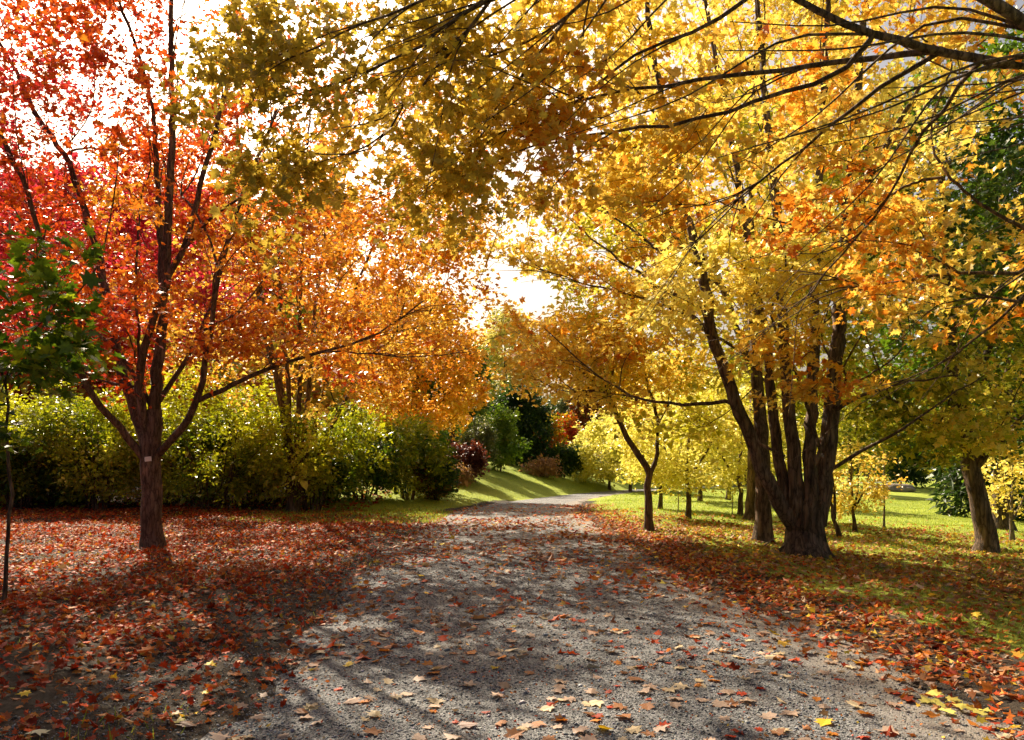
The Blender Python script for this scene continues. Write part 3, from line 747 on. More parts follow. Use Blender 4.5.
# 5 the big many-stemmed maple on the right
b = G(805, 556); y0 = b[1]; r = np.random.default_rng(105)
limbs = [
    ([b, P(804, 540, y0), P(804, 525, y0), P(805, 508, y0), P(808, 500, y0)], .30, .25, 2.),
    (L((793, 525, y0 - .1), (781, 506, y0 - .2), (764, 472, y0 - .3), (752, 439, y0 - .35), (738, 409, y0 - .4), (725, 372, y0 - .45), (714, 341, y0 - .5), (703, 277, y0 - .6), (690, 225, y0 - .6), (680, 192, y0 - .7), (668, 140, y0 - .8), (655, 60, y0 - .9), (640, -60, y0 - 1)), .125, .028, .3),
    (L((790, 518, y0), (782, 485, y0), (777, 438, y0), (774, 418, y0), (769, 376, y0), (760, 310, y0), (745, 220, y0 + .1), (728, 120, y0 + .2), (705, 0, y0 + .3)), .10, .03, .35),
    (L((797, 515, y0 - .15), (795, 460, y0 - .2), (790, 418, y0 - .2), (786, 376, y0 - .2), (782, 300, y0 - .2), (776, 200, y0 - .1), (764, 90, y0), (755, -30, y0)), .118, .035, .35),
    (L((803, 525, y0 - .2), (811, 485, y0 - .25), (809, 451, y0 - .25), (812, 418, y0 - .25), (813, 376, y0 - .2), (816, 250, y0 - .2), (823, 100, y0 - .1), (830, -20, y0)), .118, .035, .35),
    (L((818, 520, y0 + .05), (826, 468, y0 + .05), (830, 418, y0 + .1), (836, 355, y0 + .1), (842, 292, y0 + .2), (846, 230, y0 + .2), (855, 110, y0 + .3), (868, -20, y0 + .4)), .16, .045, .35),
    (L((808, 478, y0 - .3), (820, 452, y0 - .4), (833, 418, y0 - .5), (838, 380, y0 - .6)), .035, .02, .2),
    (L((834, 468, y0), (868, 447, y0 - .2), (900, 430, y0 - .4), (940, 403, y0 - .5), (985, 375, y0 - .6)), .036, .010, .3),
    (L((836, 410, y0), (859, 397, y0 - .2), (900, 384, y0 - .3), (960, 375, y0 - .5)), .036, .012, .3),
    (L((738, 407, y0 - .4), (726, 401, y0 - .3), (698, 404, y0 - .1), (650, 401, y0 + .3), (610, 384, y0 + .6), (575, 356, y0 + .9), (545, 328, y0 + 1.2)), .036, .008, .35),
    (L((706, 300, y0 - .55), (670, 293, y0 - .2), (638, 273, y0 + .2), (592, 238, y0 + .7), (560, 210, y0 + 1.1)), .035, .010, .25),
    (L((698, 262, y0 - .6), (668, 255, y0 - .1), (641, 238, y0 + .2), (589, 196, y0 + .8), (555, 160, y0 + 1.2)), .03, .010, .25),
    (L((712, 330, y0 - .5), (699, 322, y0 - .2), (657, 303, y0 + .3), (576, 281, y0 + 1.), (520, 262, y0 + 1.4)), .03, .008, .25),
    (L((752, 440, y0 - .35), (768, 448, y0 - .5), (785, 455, y0 - .6)), .03, .02, 2.),
    (L((845, 250, y0 + .2), (870, 180, y0 - .3), (905, 110, y0 - .8), (950, 40, y0 - 1.2)), .07, .02, .2),
]
limbs += roots(b, .25, 5, 31, -.5)
tg = np.vstack([ellipsoid_pts(r, (3.7, 13.0, 7.2), (3.9, 3.6, 4.0), 800, .40, .75, .5, 6.),
                ellipsoid_pts(r, (1.5, 14.1, 4.5), (2.1, 1.2, 1.8), 270, .42, .9, .4, 7.),
                ellipsoid_pts(r, (3.4, 11.2, 3.6), (2.1, .8, .9), 200, .38, .9, .3, 8.),
                ellipsoid_pts(r, P(800, 378, 11.5), (1.15, .5, .5), 75, .1, .9, .3, 8.), ellipsoid_pts(r, (5.2, 11.2, 4.1), (1.8, .9, 1.3), 150, .38, .9, .3, 8.)])
tg = tg[~((tg[:, 1] < 13.0) & (tg[:, 1] > 11.2) & (r.random(len(tg)) < .6))]
tg = tg[~((tg[:, 0] < 1.9) & (tg[:, 1] < 13.4) & (r.random(len(tg)) < .6))]
tg = tg[~((tg[:, 0] < 1.9) & (tg[:, 2] > 5.3) & (r.random(len(tg)) < .75))]
def t_big(C): return .13 + .10 * sstep(9, 13, C[:, 1]) + .30 * (1 - sstep(.8, 3.2, C[:, 0])) + .16 * (1 - sstep(2.6, 3.8, C[:, 2]))
build_tree('maple_tree', 'big golden maple with a cluster of thick stems from one base on the right', 'maple tree', b, limbs, tg,
           dict(per=20, size=.10, pal=[LEMON, YEL, YEL, GOLD, AMB, ORG, RORG], tb=t_big, mat=M_LEAF, tmpl=MAPLE2, spread=.30, fl=.22, lift=.05), 105, bark=M_BARK_D, sides=16, shoots=[((2,), 16, 2.4, (-.7, -.3, .45), .3, .016), ((3, 4), 14, 2.2, (-.35, -.5, .6), .35, .016), ((5, 6), 14, 2.2, (.4, -.6, .45), .35, .016), ((10, 11, 12, 13), 18, 1.2, (-.7, -.2, .1), .35, .009)])
print('R4', time.time() - T0)

# 6 trunk close behind it
b = G(763, 542); y0 = b[1]; r = np.random.default_rng(106)
build_tree('maple_tree', 'straight trunked olive yellow maple close behind the stem cluster', 'maple tree', b,
           [([b, P(763, 500, y0), P(762, 450, y0), P(758, 390, y0 + .2), P(752, 300, y0 + .4), P(750, 150, y0 + .6)], .17, .03, .4)],
           ellipsoid_pts(r, (4.3, 16.2, 5.2), (3.6, 2.4, 3.6), 420, .15, .6, .4, 9., zmin=1.6),
           dict(per=30, size=.115, pal=[YEL, LEMON, YGRN, YGRN, OLIV], tb=const(.5), mat=M_LEAF, tmpl=DIAM, spread=.4), 106)
# 7 small forked tree by the path
b = G(649, 531); y0 = b[1]; r = np.random.default_rng(107)
build_tree('maple_tree', 'slender forked maple with orange gold leaves beside the path', 'maple tree', b,
           [([b, P(648, 510, y0), P(647, 489, y0), P(650, 474, y0), P(643, 461, y0), P(631, 445, y0), P(620, 424, y0 - .1), P(613, 407, y0 - .2), P(599, 387, y0 - .3), P(575, 365, y0 - .4), P(545, 340, y0 - .5), P(520, 330, y0 - .6)], .092, .015, .5),
            (L((650, 474, y0), (655, 463, y0), (658, 440, y0 + .1), (656, 412, y0 + .2), (648, 385, y0 + .3), (642, 340, y0 + .4), (648, 285, y0 + .5)), .052, .012, .4),
            (L((655, 430, y0 + .1), (672, 400, y0 + .2), (690, 370, y0 + .4)), .02, .008, .2)],
           np.vstack([ellipsoid_pts(r, P(570, 352, y0 - .3), (1.5, 1.2, .95), 190, .25, .9, .3, 10.), ellipsoid_pts(r, P(632, 350, y0), (1.6, 1.4, 1.4), 200, .25, .9, .4, 10.)]),
           dict(per=24, size=.10, pal=[LEMON, YEL, GOLD, AMB, ORG], tb=lambda C: .3 + .15 * sstep(2.4, 1.0, C[:, 0]), mat=M_LEAF, tmpl=DIAM, spread=.3), 107)

# 8 yellow trees on the lawn
GY = 'yellow trees on the lawn'
rows = [((688, 518), .075, 2.1, (1.9, 1.6, 1.5), 'yellow tree whose trunk stands in rust leaves left of the stem cluster'),
        ((660, 509), .07, 2.3, (1.9, 1.7, 1.6), 'yellow tree half hidden by the slender forked trunk'),
        ((740, 516), .08, 2.3, (1.9, 1.6, 1.6), 'low forked yellow tree on the green lawn before the stem cluster'),
        ((609, 490), .09, 2.2, (2.7, 2.2, 1.75), 'pale yellow tree nearest the bend of the path'),
        ((630, 492), .09, 2.6, (2.5, 2.2, 1.9), 'pale yellow tree second from the bend of the path'),
        ((700, 501), .10, 3.0, (2.6, 2.2, 2.2), 'yellow tree with a dark trunk deep in the lawn shade'),
        ((728, 500), .11, 3.6, (2.8, 2.4, 2.4), 'yellow tree at the back of the shaded lawn, left of the stem cluster')]
for k, (pp, rt, hc, rad, lab) in enumerate(rows):
    b = G(*pp); r = np.random.default_rng(120 + k); h = hc
    lim = [([b, b + (.03, 0, .6), b + (-.04, .02, 1.2), b + (.05, 0, hc), b + (.1, 0, hc + rad[2] * .7)], rt, .015, .35),
           ([b + (0, 0, .95), b + (.5, .1, 1.7), b + (.9, .2, hc + .6)], rt * .5, .01, .3), ([b + (0, 0, .9), b + (-.55, -.1, 1.7), b + (-1., -.1, hc + .5)], rt * .5, .01, .3)]
    build_tree('maple_tree', lab, 'maple tree', b, lim, ellipsoid_pts(r, b + (0, 0, hc), rad, 210, .28, .9, .4, 11. + k, zmin=b[2] + .75),
               dict(per=36, size=.095 + .003 * max(0, b[1] - 20), pal=[(.84, .78, .24), (.74, .71, .16), (.64, .64, .12), LEMON, YGRN], tb=const(.4), mat=M_LEAF, tmpl=DIAM, spread=.4), 120 + k, GY)

# 9 the green-yellow tree on the right
b = G(986, 553); y0 = b[1]; r = np.random.default_rng(109)
build_tree('maple_tree', 'green and yellow maple with a thick leaning trunk at the right end of the lawn', 'maple tree', b,
           [([b, P(988, 545, y0), P(984, 520, y0), P(978, 495, y0), P(972, 468, y0), P(962, 420, y0), P(950, 350, y0), P(945, 250, y0), P(940, 150, y0)], .195, .05, .45),
            (L((973, 470, y0), (1000, 440, y0 - .3), (1040, 400, y0 - .6)), .09, .02, .3), (L((968, 450, y0), (930, 420, y0 - .4), (880, 395, y0 - .8)), .06, .015, .3),
            (L((960, 400, y0), (1000, 330, y0), (1040, 250, y0)), .09, .02, .3)],
           np.vstack([ellipsoid_pts(r, b + (-.2, -.3, 4.6), (3.3, 2.6, 2.9), 640, .12, .6, .5, 12., zmin=b[2] + 1.7), ellipsoid_pts(r, b + (-1.2, -.6, 2.5), (1.4, 1.3, .8), 90, .2, .9, .3, 12.)]),
           dict(per=24, size=.11, pal=[GOLD, YEL, YGRN, OLIV, GRN, GRN, DGRN], tb=lambda C: np.clip(.30 + .13 * (C[:, 2] - 2.), .25, .85), mat=M_LEAF, tmpl=MAPLE2, spread=.32, fl=.22), 109)
# 10 saplings around it
def sapling(pp, lab, hgt, rad, zc, n, per, pal, seed, rt=.035, lean=0., bark=None, size=.085, stems=2):
    b = G(*pp); r = np.random.default_rng(seed)
    lim = [([b, b + (lean * .4, 0, hgt * .3), b + (lean * .8, 0, hgt * .6), b + (lean, 0, hgt)], rt, .008, .35)]
    for k in range(stems):
        a = r.uniform(-1, 1); lim.append(([b + (lean * .3, 0, hgt * .25), b + (lean * .5 + a * .35, .1, hgt * .55), b + (lean * .8 + a * .6, .2, hgt * .85)], rt * .6, .006, .3))
    tg = ellipsoid_pts(r, b + (lean, 0, zc), rad, n, 0, 1, .4, seed)
    return build_tree('sapling', lab, 'sapling', b, lim, tg, dict(per=per, size=size, pal=pal, tb=const(.4), mat=M_LEAF, tmpl=MAPLE2 if b[1] < 18 else DIAM, spread=.22), seed, bark=bark)
sapling((840, 538), 'bare leaning sapling right against the stem cluster', 1.6, (.5, .4, .6), 1.7, 14, 6, [YEL, GOLD], 140, .05, -.35, M_BARK_D)
sapling((855, 532), 'yellow leaved sapling with twin stems right of the stem cluster', 1.9, (.85, .7, .9), 1.25, 60, 22, [LEMON, YEL, GOLD, AMB], 141, .05, -.1)
sapling((884, 528), 'thin nearly bare sapling standing alone on the bright lawn', 2.2, (.5, .4, .9), 1.3, 34, 5, [YEL, AMB], 142, .03, 0., M_BARK_G)
sapling((1012, 541), 'pale stemmed yellow sapling beyond the leaning trunk', 1.8, (1.0, .8, .8), 1.45, 60, 18, [LEMON, YEL, YGRN], 143, .055, 0., M_BARK_G)
print('right', time.time() - T0)

# 11 overhanging maple: trunk out of the picture on the right, boughs across the top
b = np.array([8.2, 5.2, 0.]); b[2] = height(8.2, 5.2); r = np.random.default_rng(111)
limbs = [([b, b + (0, 0, 1.5), b + (-.1, .1, 3.2), b + (-.4, .2, 5.2), b + (-1.2, .4, 7.6), b + (-2, .6, 9.5)], .33, .08, .5),
    ([b + (-.1, .1, 3.2), P(1150, 80, 6.2), P(1024, 67, 6.0), P(940, 50, 5.9), P(870, 36, 5.8), P(800, 4, 5.8), P(740, -40, 5.9)], .085, .018, .35),
    ([b + (-.1, .1, 3.6), P(1130, 60, 5.4), P(1060, 42, 5.4), P(1024, 22, 5.4), P(985, 0, 5.3), P(900, -60, 5.4), P(760, -90, 5.8), P(600, -40, 6.2)], .08, .02, .35),
    (L((940, 50, 5.9), (870, 58, 6.1), (791, 68, 6.3), (680, 84, 6.6), (600, 96, 6.8), (540, 116, 7), (470, 145, 7.2)), .026, .006, .2),
    (L((870, 40, 5.8), (858, 60, 5.9), (817, 82, 6.1), (781, 95, 6.2), (683, 121, 6.6), (560, 140, 7), (470, 172, 7.3), (400, 205, 7.5)), .022, .005, .3),
    (L((940, 52, 5.9), (870, 95, 6.2), (800, 150, 6.7), (740, 200, 7.2), (690, 250, 7.6)), .02, .005, .3),
    (L((980, 62, 6.), (930, 120, 6.5), (890, 190, 7.1), (840, 260, 7.7), (780, 320, 8.2)), .02, .005, .3),
    (L((760, -80, 5.8), (745, 0, 6), (663, 41, 6.3), (606, 77, 6.6), (560, 123, 6.9), (520, 175, 7.2)), .022, .005, .25),
    (L((640, -55, 6.1), (575, 8, 6.4), (530, 65, 6.7), (490, 122, 7), (449, 166, 7.3), (417, 197, 7.5)), .018, .005, .2),
    (L((600, -45, 6.2), (498, 0, 6.3), (449, 53, 6.6), (404, 105, 6.9), (384, 134, 7.), (352, 152, 7.1), (300, 152, 7.2)), .022, .005, .2),
    (L((600, -45, 6.2), (481, 4, 6.2), (433, 36, 6.4), (364, 73, 6.7), (311, 97, 6.9), (260, 125, 7)), .02, .005, .2),
    (L((600, -45, 6.2), (480, -20, 6.), (400, 10, 6.2), (330, 40, 6.4), (270, 70, 6.6)), .02, .005, .2),
    ([b + (-.1, .1, 2.9), P(1110, 240, 7.2), P(1024, 270, 7.5), P(940, 275, 7.8), P(870, 285, 8.2), P(820, 275, 8.5)], .05, .008, .4),
    ([P(1110, 240, 7.2), P(1024, 300, 7.3), P(965, 288, 7.6), P(939, 283, 7.7)], .03, .006, .4),
    ([P(1060, 260, 7.4), P(990, 330, 7.7), P(940, 365, 8), P(880, 385, 8.2)], .02, .005, .4)]
tg = np.vstack([ellipsoid_pts(r, (-1.25, 7.2, 4.6), (1.9, .9, .95), 500, .36, 1.3, .2, 13.), ellipsoid_pts(r, (-.4, 7.3, 3.75), (1.0, .6, .45), 100, .3, 1.3, .2, 13.3), ellipsoid_pts(r, (-2.15, 7.2, 3.75), (.4, .4, .6), 45, .2, 1.3, .2, 13.6),
                ellipsoid_pts(r, (.35, 7.3, 4.7), (1.6, 1.0, 1.1), 430, .40, 1.3, .2, 14.),
                ellipsoid_pts(r, (2.6, 7.5, 4.4), (1.9, 1.0, 1.2), 280, .48, 1.3, .2, 15.),
                ellipsoid_pts(r, (4.6, 8.1, 3.4), (1.4, .9, .9), 120, .35, 1.2, .2, 16.),
                ellipsoid_pts(r, (2.6, 5.6, 7.0), (4.6, 2.2, 1.0), 160, .4, .8, .3, 17.), ellipsoid_pts(r, (4.9, 8.2, 5.8), (2.0, .8, .9), 150, .3, 1.2, .3, 17.5)])
def t_over(C): return .35 + .25 * sstep(1.0, -1.5, C[:, 0]) - .13 * sstep(3.6, 5.2, C[:, 0])  # shaded left side of the crown is put into darker olive leaf colours
build_tree('maple_tree', 'overhanging olive gold maple whose boughs reach across the top from the right', 'maple tree', b, limbs, tg,
           dict(per=12, size=.076, pal=[ORG, AMB, YEL, (.72, .54, .08), (.50, .37, .045), (.36, .29, .04)], tb=t_over, mat=M_LEAF, tmpl=MAPLE, spread=.19, tilt=.75, fl=.22, leafy=30, lift=.05), 111, tip=.003, shoots=[((3,), 26, 2.2, (-.9, .45, -.15), .3, .013), ((2,), 12, 1.8, (-.75, .5, -.35), .3, .012), ((4, 5, 8, 9, 10, 11, 12), 44, 1.3, (-.7, .4, -.3), .35, .008), ((6, 7, 13, 14, 15), 26, 1.2, (-.6, .4, -.45), .35, .008)])
print('over', time.time() - T0)

# 12 green sapling on the left edge
b = G(4, 602); y0 = b[1]; r = np.random.default_rng(112)
build_tree('sapling', 'thin sapling with big dark green leaves at the left edge', 'sapling', b,
           [([b, P(7, 560, y0), P(10, 510, y0), P(9, 450, y0), P(4, 380, y0 - .2), P(-8, 300, y0 - .4), P(-20, 200, y0 - .6)], .022, .008, .5),
            (L((4, 380, y0 - .2), (25, 340, y0 - .6), (60, 300, y0 - .9)), .008, .004, .2)],
           np.vstack([ellipsoid_pts(r, P(6, 328, y0 - .8), (.8, .7, 1.05), 95, .42, 1.5, .2, 18.), ellipsoid_pts(r, P(55, 240, y0 - .8), (.3, .4, .25), 6, 0, 1, .3, 18.)]),
           dict(per=10, size=.12, pal=[YGRN, (.2, .3, .035), GRN, DGRN, (.05, .09, .02)], tb=const(.5), mat=M_GREEN, tmpl=MAPLE, spread=.22, tilt=.5), 112)

# ------------------------------------------------------------------ shrubs
def shrub(name, lab, b, rad, pal, tbv, n, per, size, seed, group=None, stems=7, mat=None, tmpl=OVAL, bark=None, zc=.55, gap=.27, sr=.022, cat='shrub', spread=.28):
    r = np.random.default_rng(seed); b = np.array(b, float); b[2] = float(height(b[0], b[1]))
    H = rad[2]
    lim = []
    for k in range(stems):
        a = k / stems * 6.283 + r.uniform(-.3, .3); q = r.uniform(.3, .75)
        s0 = b + (math.cos(a) * .12 * rad[0], math.sin(a) * .12 * rad[1], 0.)
        lim.append(([s0, s0 + (math.cos(a) * .15 * rad[0], math.sin(a) * .15 * rad[1], H * .3), b + (math.cos(a) * q * rad[0], math.sin(a) * q * rad[1], H * r.uniform(.6, .85))], sr, .006, .25))
    c = b + (0, 0, H * zc)
    tg = ellipsoid_pts(r, c, (rad[0], rad[1], H * (1 - zc)), n, gap, 1.1, .5, seed * .37, zmin=b[2] + .1 + .05 * H, lump=.55)
    return build_tree(name, lab, cat, b, lim, tg, dict(per=per, size=size, pal=pal, tb=const(tbv), mat=mat or M_GREEN, tmpl=tmpl, spread=spread, tilt=.9, fl=.45, sizevar=.4, vary=.42), seed, group, bark, bf=.35, tip=.004)
GS = 'yellow-green shrubs behind the leaf carpet'
SH = [LEMON, YGRN, (.38, .39, .04), (.2, .25, .028), GRN]
for k, (px, py, wpx, top, tb_, lab) in enumerate([
        (18, 512, 150, 385, .55, 'dark olive shrub at the left end of the shrub row'),
        (98, 513, 130, 388, .6, 'olive shrub behind the trunk of the red and orange maple'),
        (212, 514, 175, 372, .38, 'tall bright yellow-green shrub with bare brown stems at its foot'),
        (312, 514, 130, 396, .5, 'broad shrub wrapped round the foot of the orange multi-stemmed maple'),
        (362, 503, 120, 412, .5, 'dense green shrub right of the orange multi-stemmed maple'),
        (408, 502, 84, 424, .45, 'rounded olive gold shrub before the last one of the row'),
        (62, 508, 110, 410, .6, 'olive shrub between the two left shrubs of the row'),
        (160, 508, 100, 405, .5, 'green shrub seen right behind the red maple trunk'),
        (255, 507, 100, 400, .55, 'olive green shrub between the bright shrub and the broad one'),
        (436, 503, 34, 452, .75, 'small dark upright shrub ending the row beside the grass bank')]):
    b = G(px, py); yd = b[1] + .8; b = np.array([(px - 512) / F * yd, yd, 0])
    b[2] = float(height(b[0], b[1])); H = EYE - (top - HZ) / F * yd - b[2]
    rx = wpx / 2 / F * yd
    shrub('shrub', lab, b, (rx, max(.8, rx * .8), H), SH if wpx > 40 else [GRN, OLIV, RUST, GRN, DGRN], tb_, int(170 + 130 * rx), 30, .085, 160 + k, GS, 13)
# darker second row
for k, (x_, y_, rx, H, lab) in enumerate([(-19, 23.5, 3.2, 3.0, 'tall dark shrub behind the left end of the shrub row'), (-14, 23.2, 3.0, 2.3, 'dark green shrub behind the olive shrubs'),
                                          (-9.4, 24, 2.8, 2.4, 'dark green shrub behind the bright yellow-green one'), (-5.6, 24.6, 2.4, 2.2, 'green shrub behind the orange multi-stemmed maple')]):
    shrub('shrub', lab, (x_, y_, 0), (rx, 1.8, H), [YGRN, OLIV, GRN, DGRN], .6, 330, 40, .12, 180 + k, 'dark shrubs behind the yellow-green row', 6, spread=.36)
# plants round the bend
shrub('shrub', 'dark purple shrub on the grass bank', P(463, 470, 33), (.95, .8, 1.45), [(.16, .035, .03), (.1, .022, .025), (.06, .015, .02)], .5, 150, 40, .09, 190)
shrub('shrub', 'low tan dry shrub in front of the purple one', P(457, 474, 31.5), (.52, .5, .72), [(.38, .22, .13), (.3, .16, .09)], .5, 80, 36, .07, 191)
shrub('shrub', 'grey green upright shrub beside the purple one', P(479, 470, 37), (.75, .7, 2.3), [(.16, .18, .08), (.11, .13, .06)], .5, 150, 40, .09, 192)
shrub('shrub', 'fresh light green shrub beside the dark round tree', P(498, 470, 40), (1.15, .9, 3.0), [(.3, .36, .06), (.14, .24, .035), (.08, .17, .03)], .45, 240, 44, .11, 193)
shrub('shrub', 'low dark green bush at the end of the grass bank', P(562, 474, 45), (1.25, 1., 1.9), [GRN, DGRN, (.05, .1, .02)], .5, 190, 40, .11, 194)
shrub('shrub', 'small pinkish tan bush at the foot of the dark round tree', P(542, 470, 42.5), (.8, .6, .95), [(.5, .28, .18), (.4, .2, .1)], .5, 100, 36, .09, 195)
shrub('shrub', 'red and orange bush behind the low dark green one', P(554, 470, 50), (1.9, 1.2, 3.3), [GOLD, OLIV, RORG, RED, RUST], .5, 240, 36, .13, 196)
b = P(521, 470, 46); 
def round_tree(name, lab, b, rt, zc, rad, pal, tbv, n, per, size, seed, group=None, mat=None, trunk_h=None, gap=.1, tmpl=DIAM, spread=.5, bark=None, tilt=.8):
    b = np.array(b, float); b[2] = float(height(b[0], b[1])); r = np.random.default_rng(seed)
    top = zc + rad[2] * .7
    lim = [([b, b + (.05, 0, zc * .35), b + (-.05, 0, zc * .7), b + (.05, 0, top)], rt, .02, .25)]
    for k in range(4):
        a = k * 1.57 + r.uniform(-.4, .4)
        lim.append(([b + (0, 0, zc * .4), b + (math.cos(a) * rad[0] * .3, math.sin(a) * rad[1] * .3, zc * .75), b + (math.cos(a) * rad[0] * .6, math.sin(a) * rad[1] * .6, zc + rad[2] * .25)], rt * .5, .02, .3))
    tg = ellipsoid_pts(r, b + (0, 0, zc), rad, n, gap, .6 * 3 / max(rad), .55, seed * .21, zmin=b[2] + .25)
    return build_tree(name, lab, 'tree', b, lim, tg, dict(per=per, size=size, pal=pal, tb=const(tbv), mat=mat or M_GREEN, tmpl=tmpl, spread=spread, tilt=tilt, fl=.45), seed, group, bark)
round_tree('tree', 'dark green round tree at the back of the grass bank', P(522, 470, 46), .14, 2.5, (1.75, 1.6, 2.3), [(.06, .11, .03), (.035, .075, .022), (.022, .05, .018)], .5, 420, 44, .15, 200)
GB = 'trees in the distance beyond the bend'
for k, (px, Yt, zc, rad, pal, tv, lab) in enumerate([
        (505, 66, 7.5, (3.0, 2.6, 5.2), [LEMON, (.5, .5, .16), (.3, .34, .12)], .4, 'tall pale yellow-green tree seen in the sky gap'),
        (572, 74, 3.6, (3.2, 2.6, 3.6), [(.22, .26, .12), (.14, .18, .08)], .5, 'grey green willowy tree beyond the bend of the path'),
        (610, 60, 4.0, (2.6, 2.2, 3.4), [YGRN, RUST, (.3, .06, .04), OLIV], .5, 'reddish tree behind the pale yellow ones'),
        (452, 58, 5.0, (2.8, 2.4, 3.6), [OLIV, GRN, (.12, .16, .06)], .4, 'olive tree behind the golden orange maple'),
        (665, 66, 5.2, (4.2, 3, 4.6), [LEMON, YGRN, OLIV], .5, 'yellow-green tree behind the lawn, left of the stem cluster'),
        (745, 62, 5.6, (4.6, 3, 5.0), [YEL, YGRN, OLIV, GRN], .5, 'olive yellow tree behind the shaded lawn'),
        (850, 70, 6.0, (5.0, 3, 5.4), [YEL, YGRN, OLIV, GRN], .45, 'yellow-green tree behind the yellow sapling')]):
    round_tree('tree', lab, P(px, 470, Yt), .22, zc, rad, pal, tv, 330, 34, .26, 210 + k, GB, M_LEAF, spread=.7)
shrub('shrub', 'dark evergreen bush at the far edge of the bright lawn', P(905, 480, 72), (3.4, 2.4, 4.6), [GRN, DGRN, (.03, .06, .015)], .6, 300, 40, .2, 220, spread=.6)
# dark conifer behind the leaning trunk
def conifer(lab, b, H, rb, seed):
    b = np.array(b, float); b[2] = float(height(b[0], b[1])); r = np.random.default_rng(seed)
    root = empty('conifer_tree', b, lab, 'conifer tree')
    tb = Tubes(); tb.tube([b - (0, 0, .2), b + (0, 0, H * .5), b + (.05, 0, H)], [.3, .2, .02], 9)
    br = Tubes(); C = []; Dd = []
    z = .35
    while z < H - .3:
        n = 9; R_ = rb * (1 - z / H) ** .8
        for k in range(n):
            a = r.uniform(0, 6.283); R2 = R_ * r.uniform(.8, 1.08)
            d = np.array([math.cos(a), math.sin(a), 0])
            pts = np.array([b + (0, 0, z), b + d * R2 * .5 + (0, 0, z - .02 * R2), b + d * R2 + (0, 0, z - .22 * R2)])
            cp = catmull(pts, 4); br.tube(cp, np.linspace(.03, .006, len(cp)), 4)
            m = int(26 * R2) + 8; t = r.random(m) ** .7
            q = np.stack([np.interp(t, np.linspace(0, 1, len(cp)), cp[:, j]) for j in range(3)], 1)
            lat = np.cross(d, [0, 0, 1.]); s = r.normal(0, .28, m) * (1.15 - t)
            C.append(q + s[:, None] * lat + r.normal(0, .05, (m, 3))); Dd.append(d * .6 + lat * np.sign(s)[:, None] * .7 + np.array([0, 0, -.45]) + r.normal(0, .25, (m, 3)))
        z += .27
    C = np.vstack(C); n = len(C); N = unit(np.array([0, 0, 1.]) + r.normal(0, .5, (n, 3))); D0 = unit(np.vstack(Dd)); D = unit(D0 - N * (D0 * N).sum(1, keepdims=True))
    col = ramp([(.02, .045, .014), (.035, .075, .02), (.05, .09, .025)], r.random(n))
    link('trunk', tb.mesh('trunk', M_BARK_D, b), root); link('branches', br.mesh('branches', M_BARK_D, b), root)
    link('crown', scatter('crown', NEEDLE, C - b, np.cross(D, N), D, N, .34 * np.exp(r.normal(0, .25, n)), col, M_GREEN), root)
conifer('dark conifer sweeping to the ground behind the leaning trunk', P(990, 512, 31), 14, 2.2, 230)
conifer('tall dark conifer at the right edge of the picture', P(1110, 512, 27), 15, 3.6, 231)

r = np.random.default_rng(250)
for k, (px, Yt, zc, rad, pal, lab) in enumerate([
        (40, 60, 13, (5.5, 3, 9.5), [RED, CRIM, CRIM, RORG], 'tall crimson tree at the far left beyond the crimson maple'),
        (135, 63, 12, (5.5, 3, 9.), [CRIM, RORG, ORG], 'tall red tree far behind the red and orange maple'),
        (225, 58, 12.5, (5., 3, 9.), [YEL, GOLD, ORG, YGRN], 'tall yellow and orange tree far behind the shrub row'),
        (310, 62, 13, (5.5, 3, 9.5), [YGRN, YEL, ORG, AMB], 'tall mixed yellow tree far behind the orange multi-stemmed maple'),
        (385, 64, 8.0, (5., 3, 5.5), [GOLD, AMB, ORG], 'tall amber tree far behind the golden orange maple')]):
    round_tree('tree', lab, P(px, 470, Yt), .3, zc, rad, pal, .5, 420, 34, .33, 260 + k, 'tall trees far behind the shrub row', M_LEAF, spread=.9, gap=.05)
b = np.array([14.0, 23.0, 0.])
round_tree('tree', 'tall dark green tree behind the leaning trunk', b, .3, 8.0, (4.6, 3.2, 6.6), [OLIV, GRN, GRN, DGRN], .6, 800, 40, .16, 251, spread=.5)
b = np.array([6.3, 21.0, 0.])
round_tree('tree', 'tall golden tree rising behind the stem cluster', b, .22, 9.5, (4.2, 3.0, 5.0), [LEMON, YEL, GOLD, AMB], .45, 560, 34, .14, 252, mat=M_LEAF, spread=.45)
# far woods and hills
def woods(name, lab, n, fx, pal, size, seed):
    r = np.random.default_rng(seed); C, sz = fx(r, n); n = len(C)
    N = unit(np.array([0, 0, .8]) + r.normal(0, .9, (n, 3))); D0 = r.normal(0, 1, (n, 3)); D = unit(D0 - N * (D0 * N).sum(1, keepdims=True))
    t = .5 + .45 * wav(C[:, 0], C[:, 2] * 2 + C[:, 1], .13, 1.) + r.normal(0, .15, n)
    o = link(name, scatter(name, DIAM, C, np.cross(D, N), D, N, size * np.exp(r.normal(0, .3, n)), ramp(pal, t) * np.exp(r.normal(0, .15, (n, 1))), M_LEAF)); set_props(o, lab, 'woods', kind='stuff')
def fx(r, n):
    x = r.uniform(-30, 130, n); y = 112 + r.random(n) * 14 + 3 * np.sin(x * .1)
    top = 9 + 3.2 * np.sin(x * .33) + 2.5 * np.sin(x * .81 + 1) + 1.3 * np.sin(x * 1.9)
    top = top * np.clip((np.abs(x - 5) - 0) / 10, .45, 1)
    z = height(x, y) + top * r.random(n) ** .75
    return np.stack([x, y, z], 1), 0
woods('distant_woods', 'mixed green and yellow woods beyond the lawn', 26000, fx, [YEL, YGRN, OLIV, GRN, GRN, OLIV], 1.0, 240)
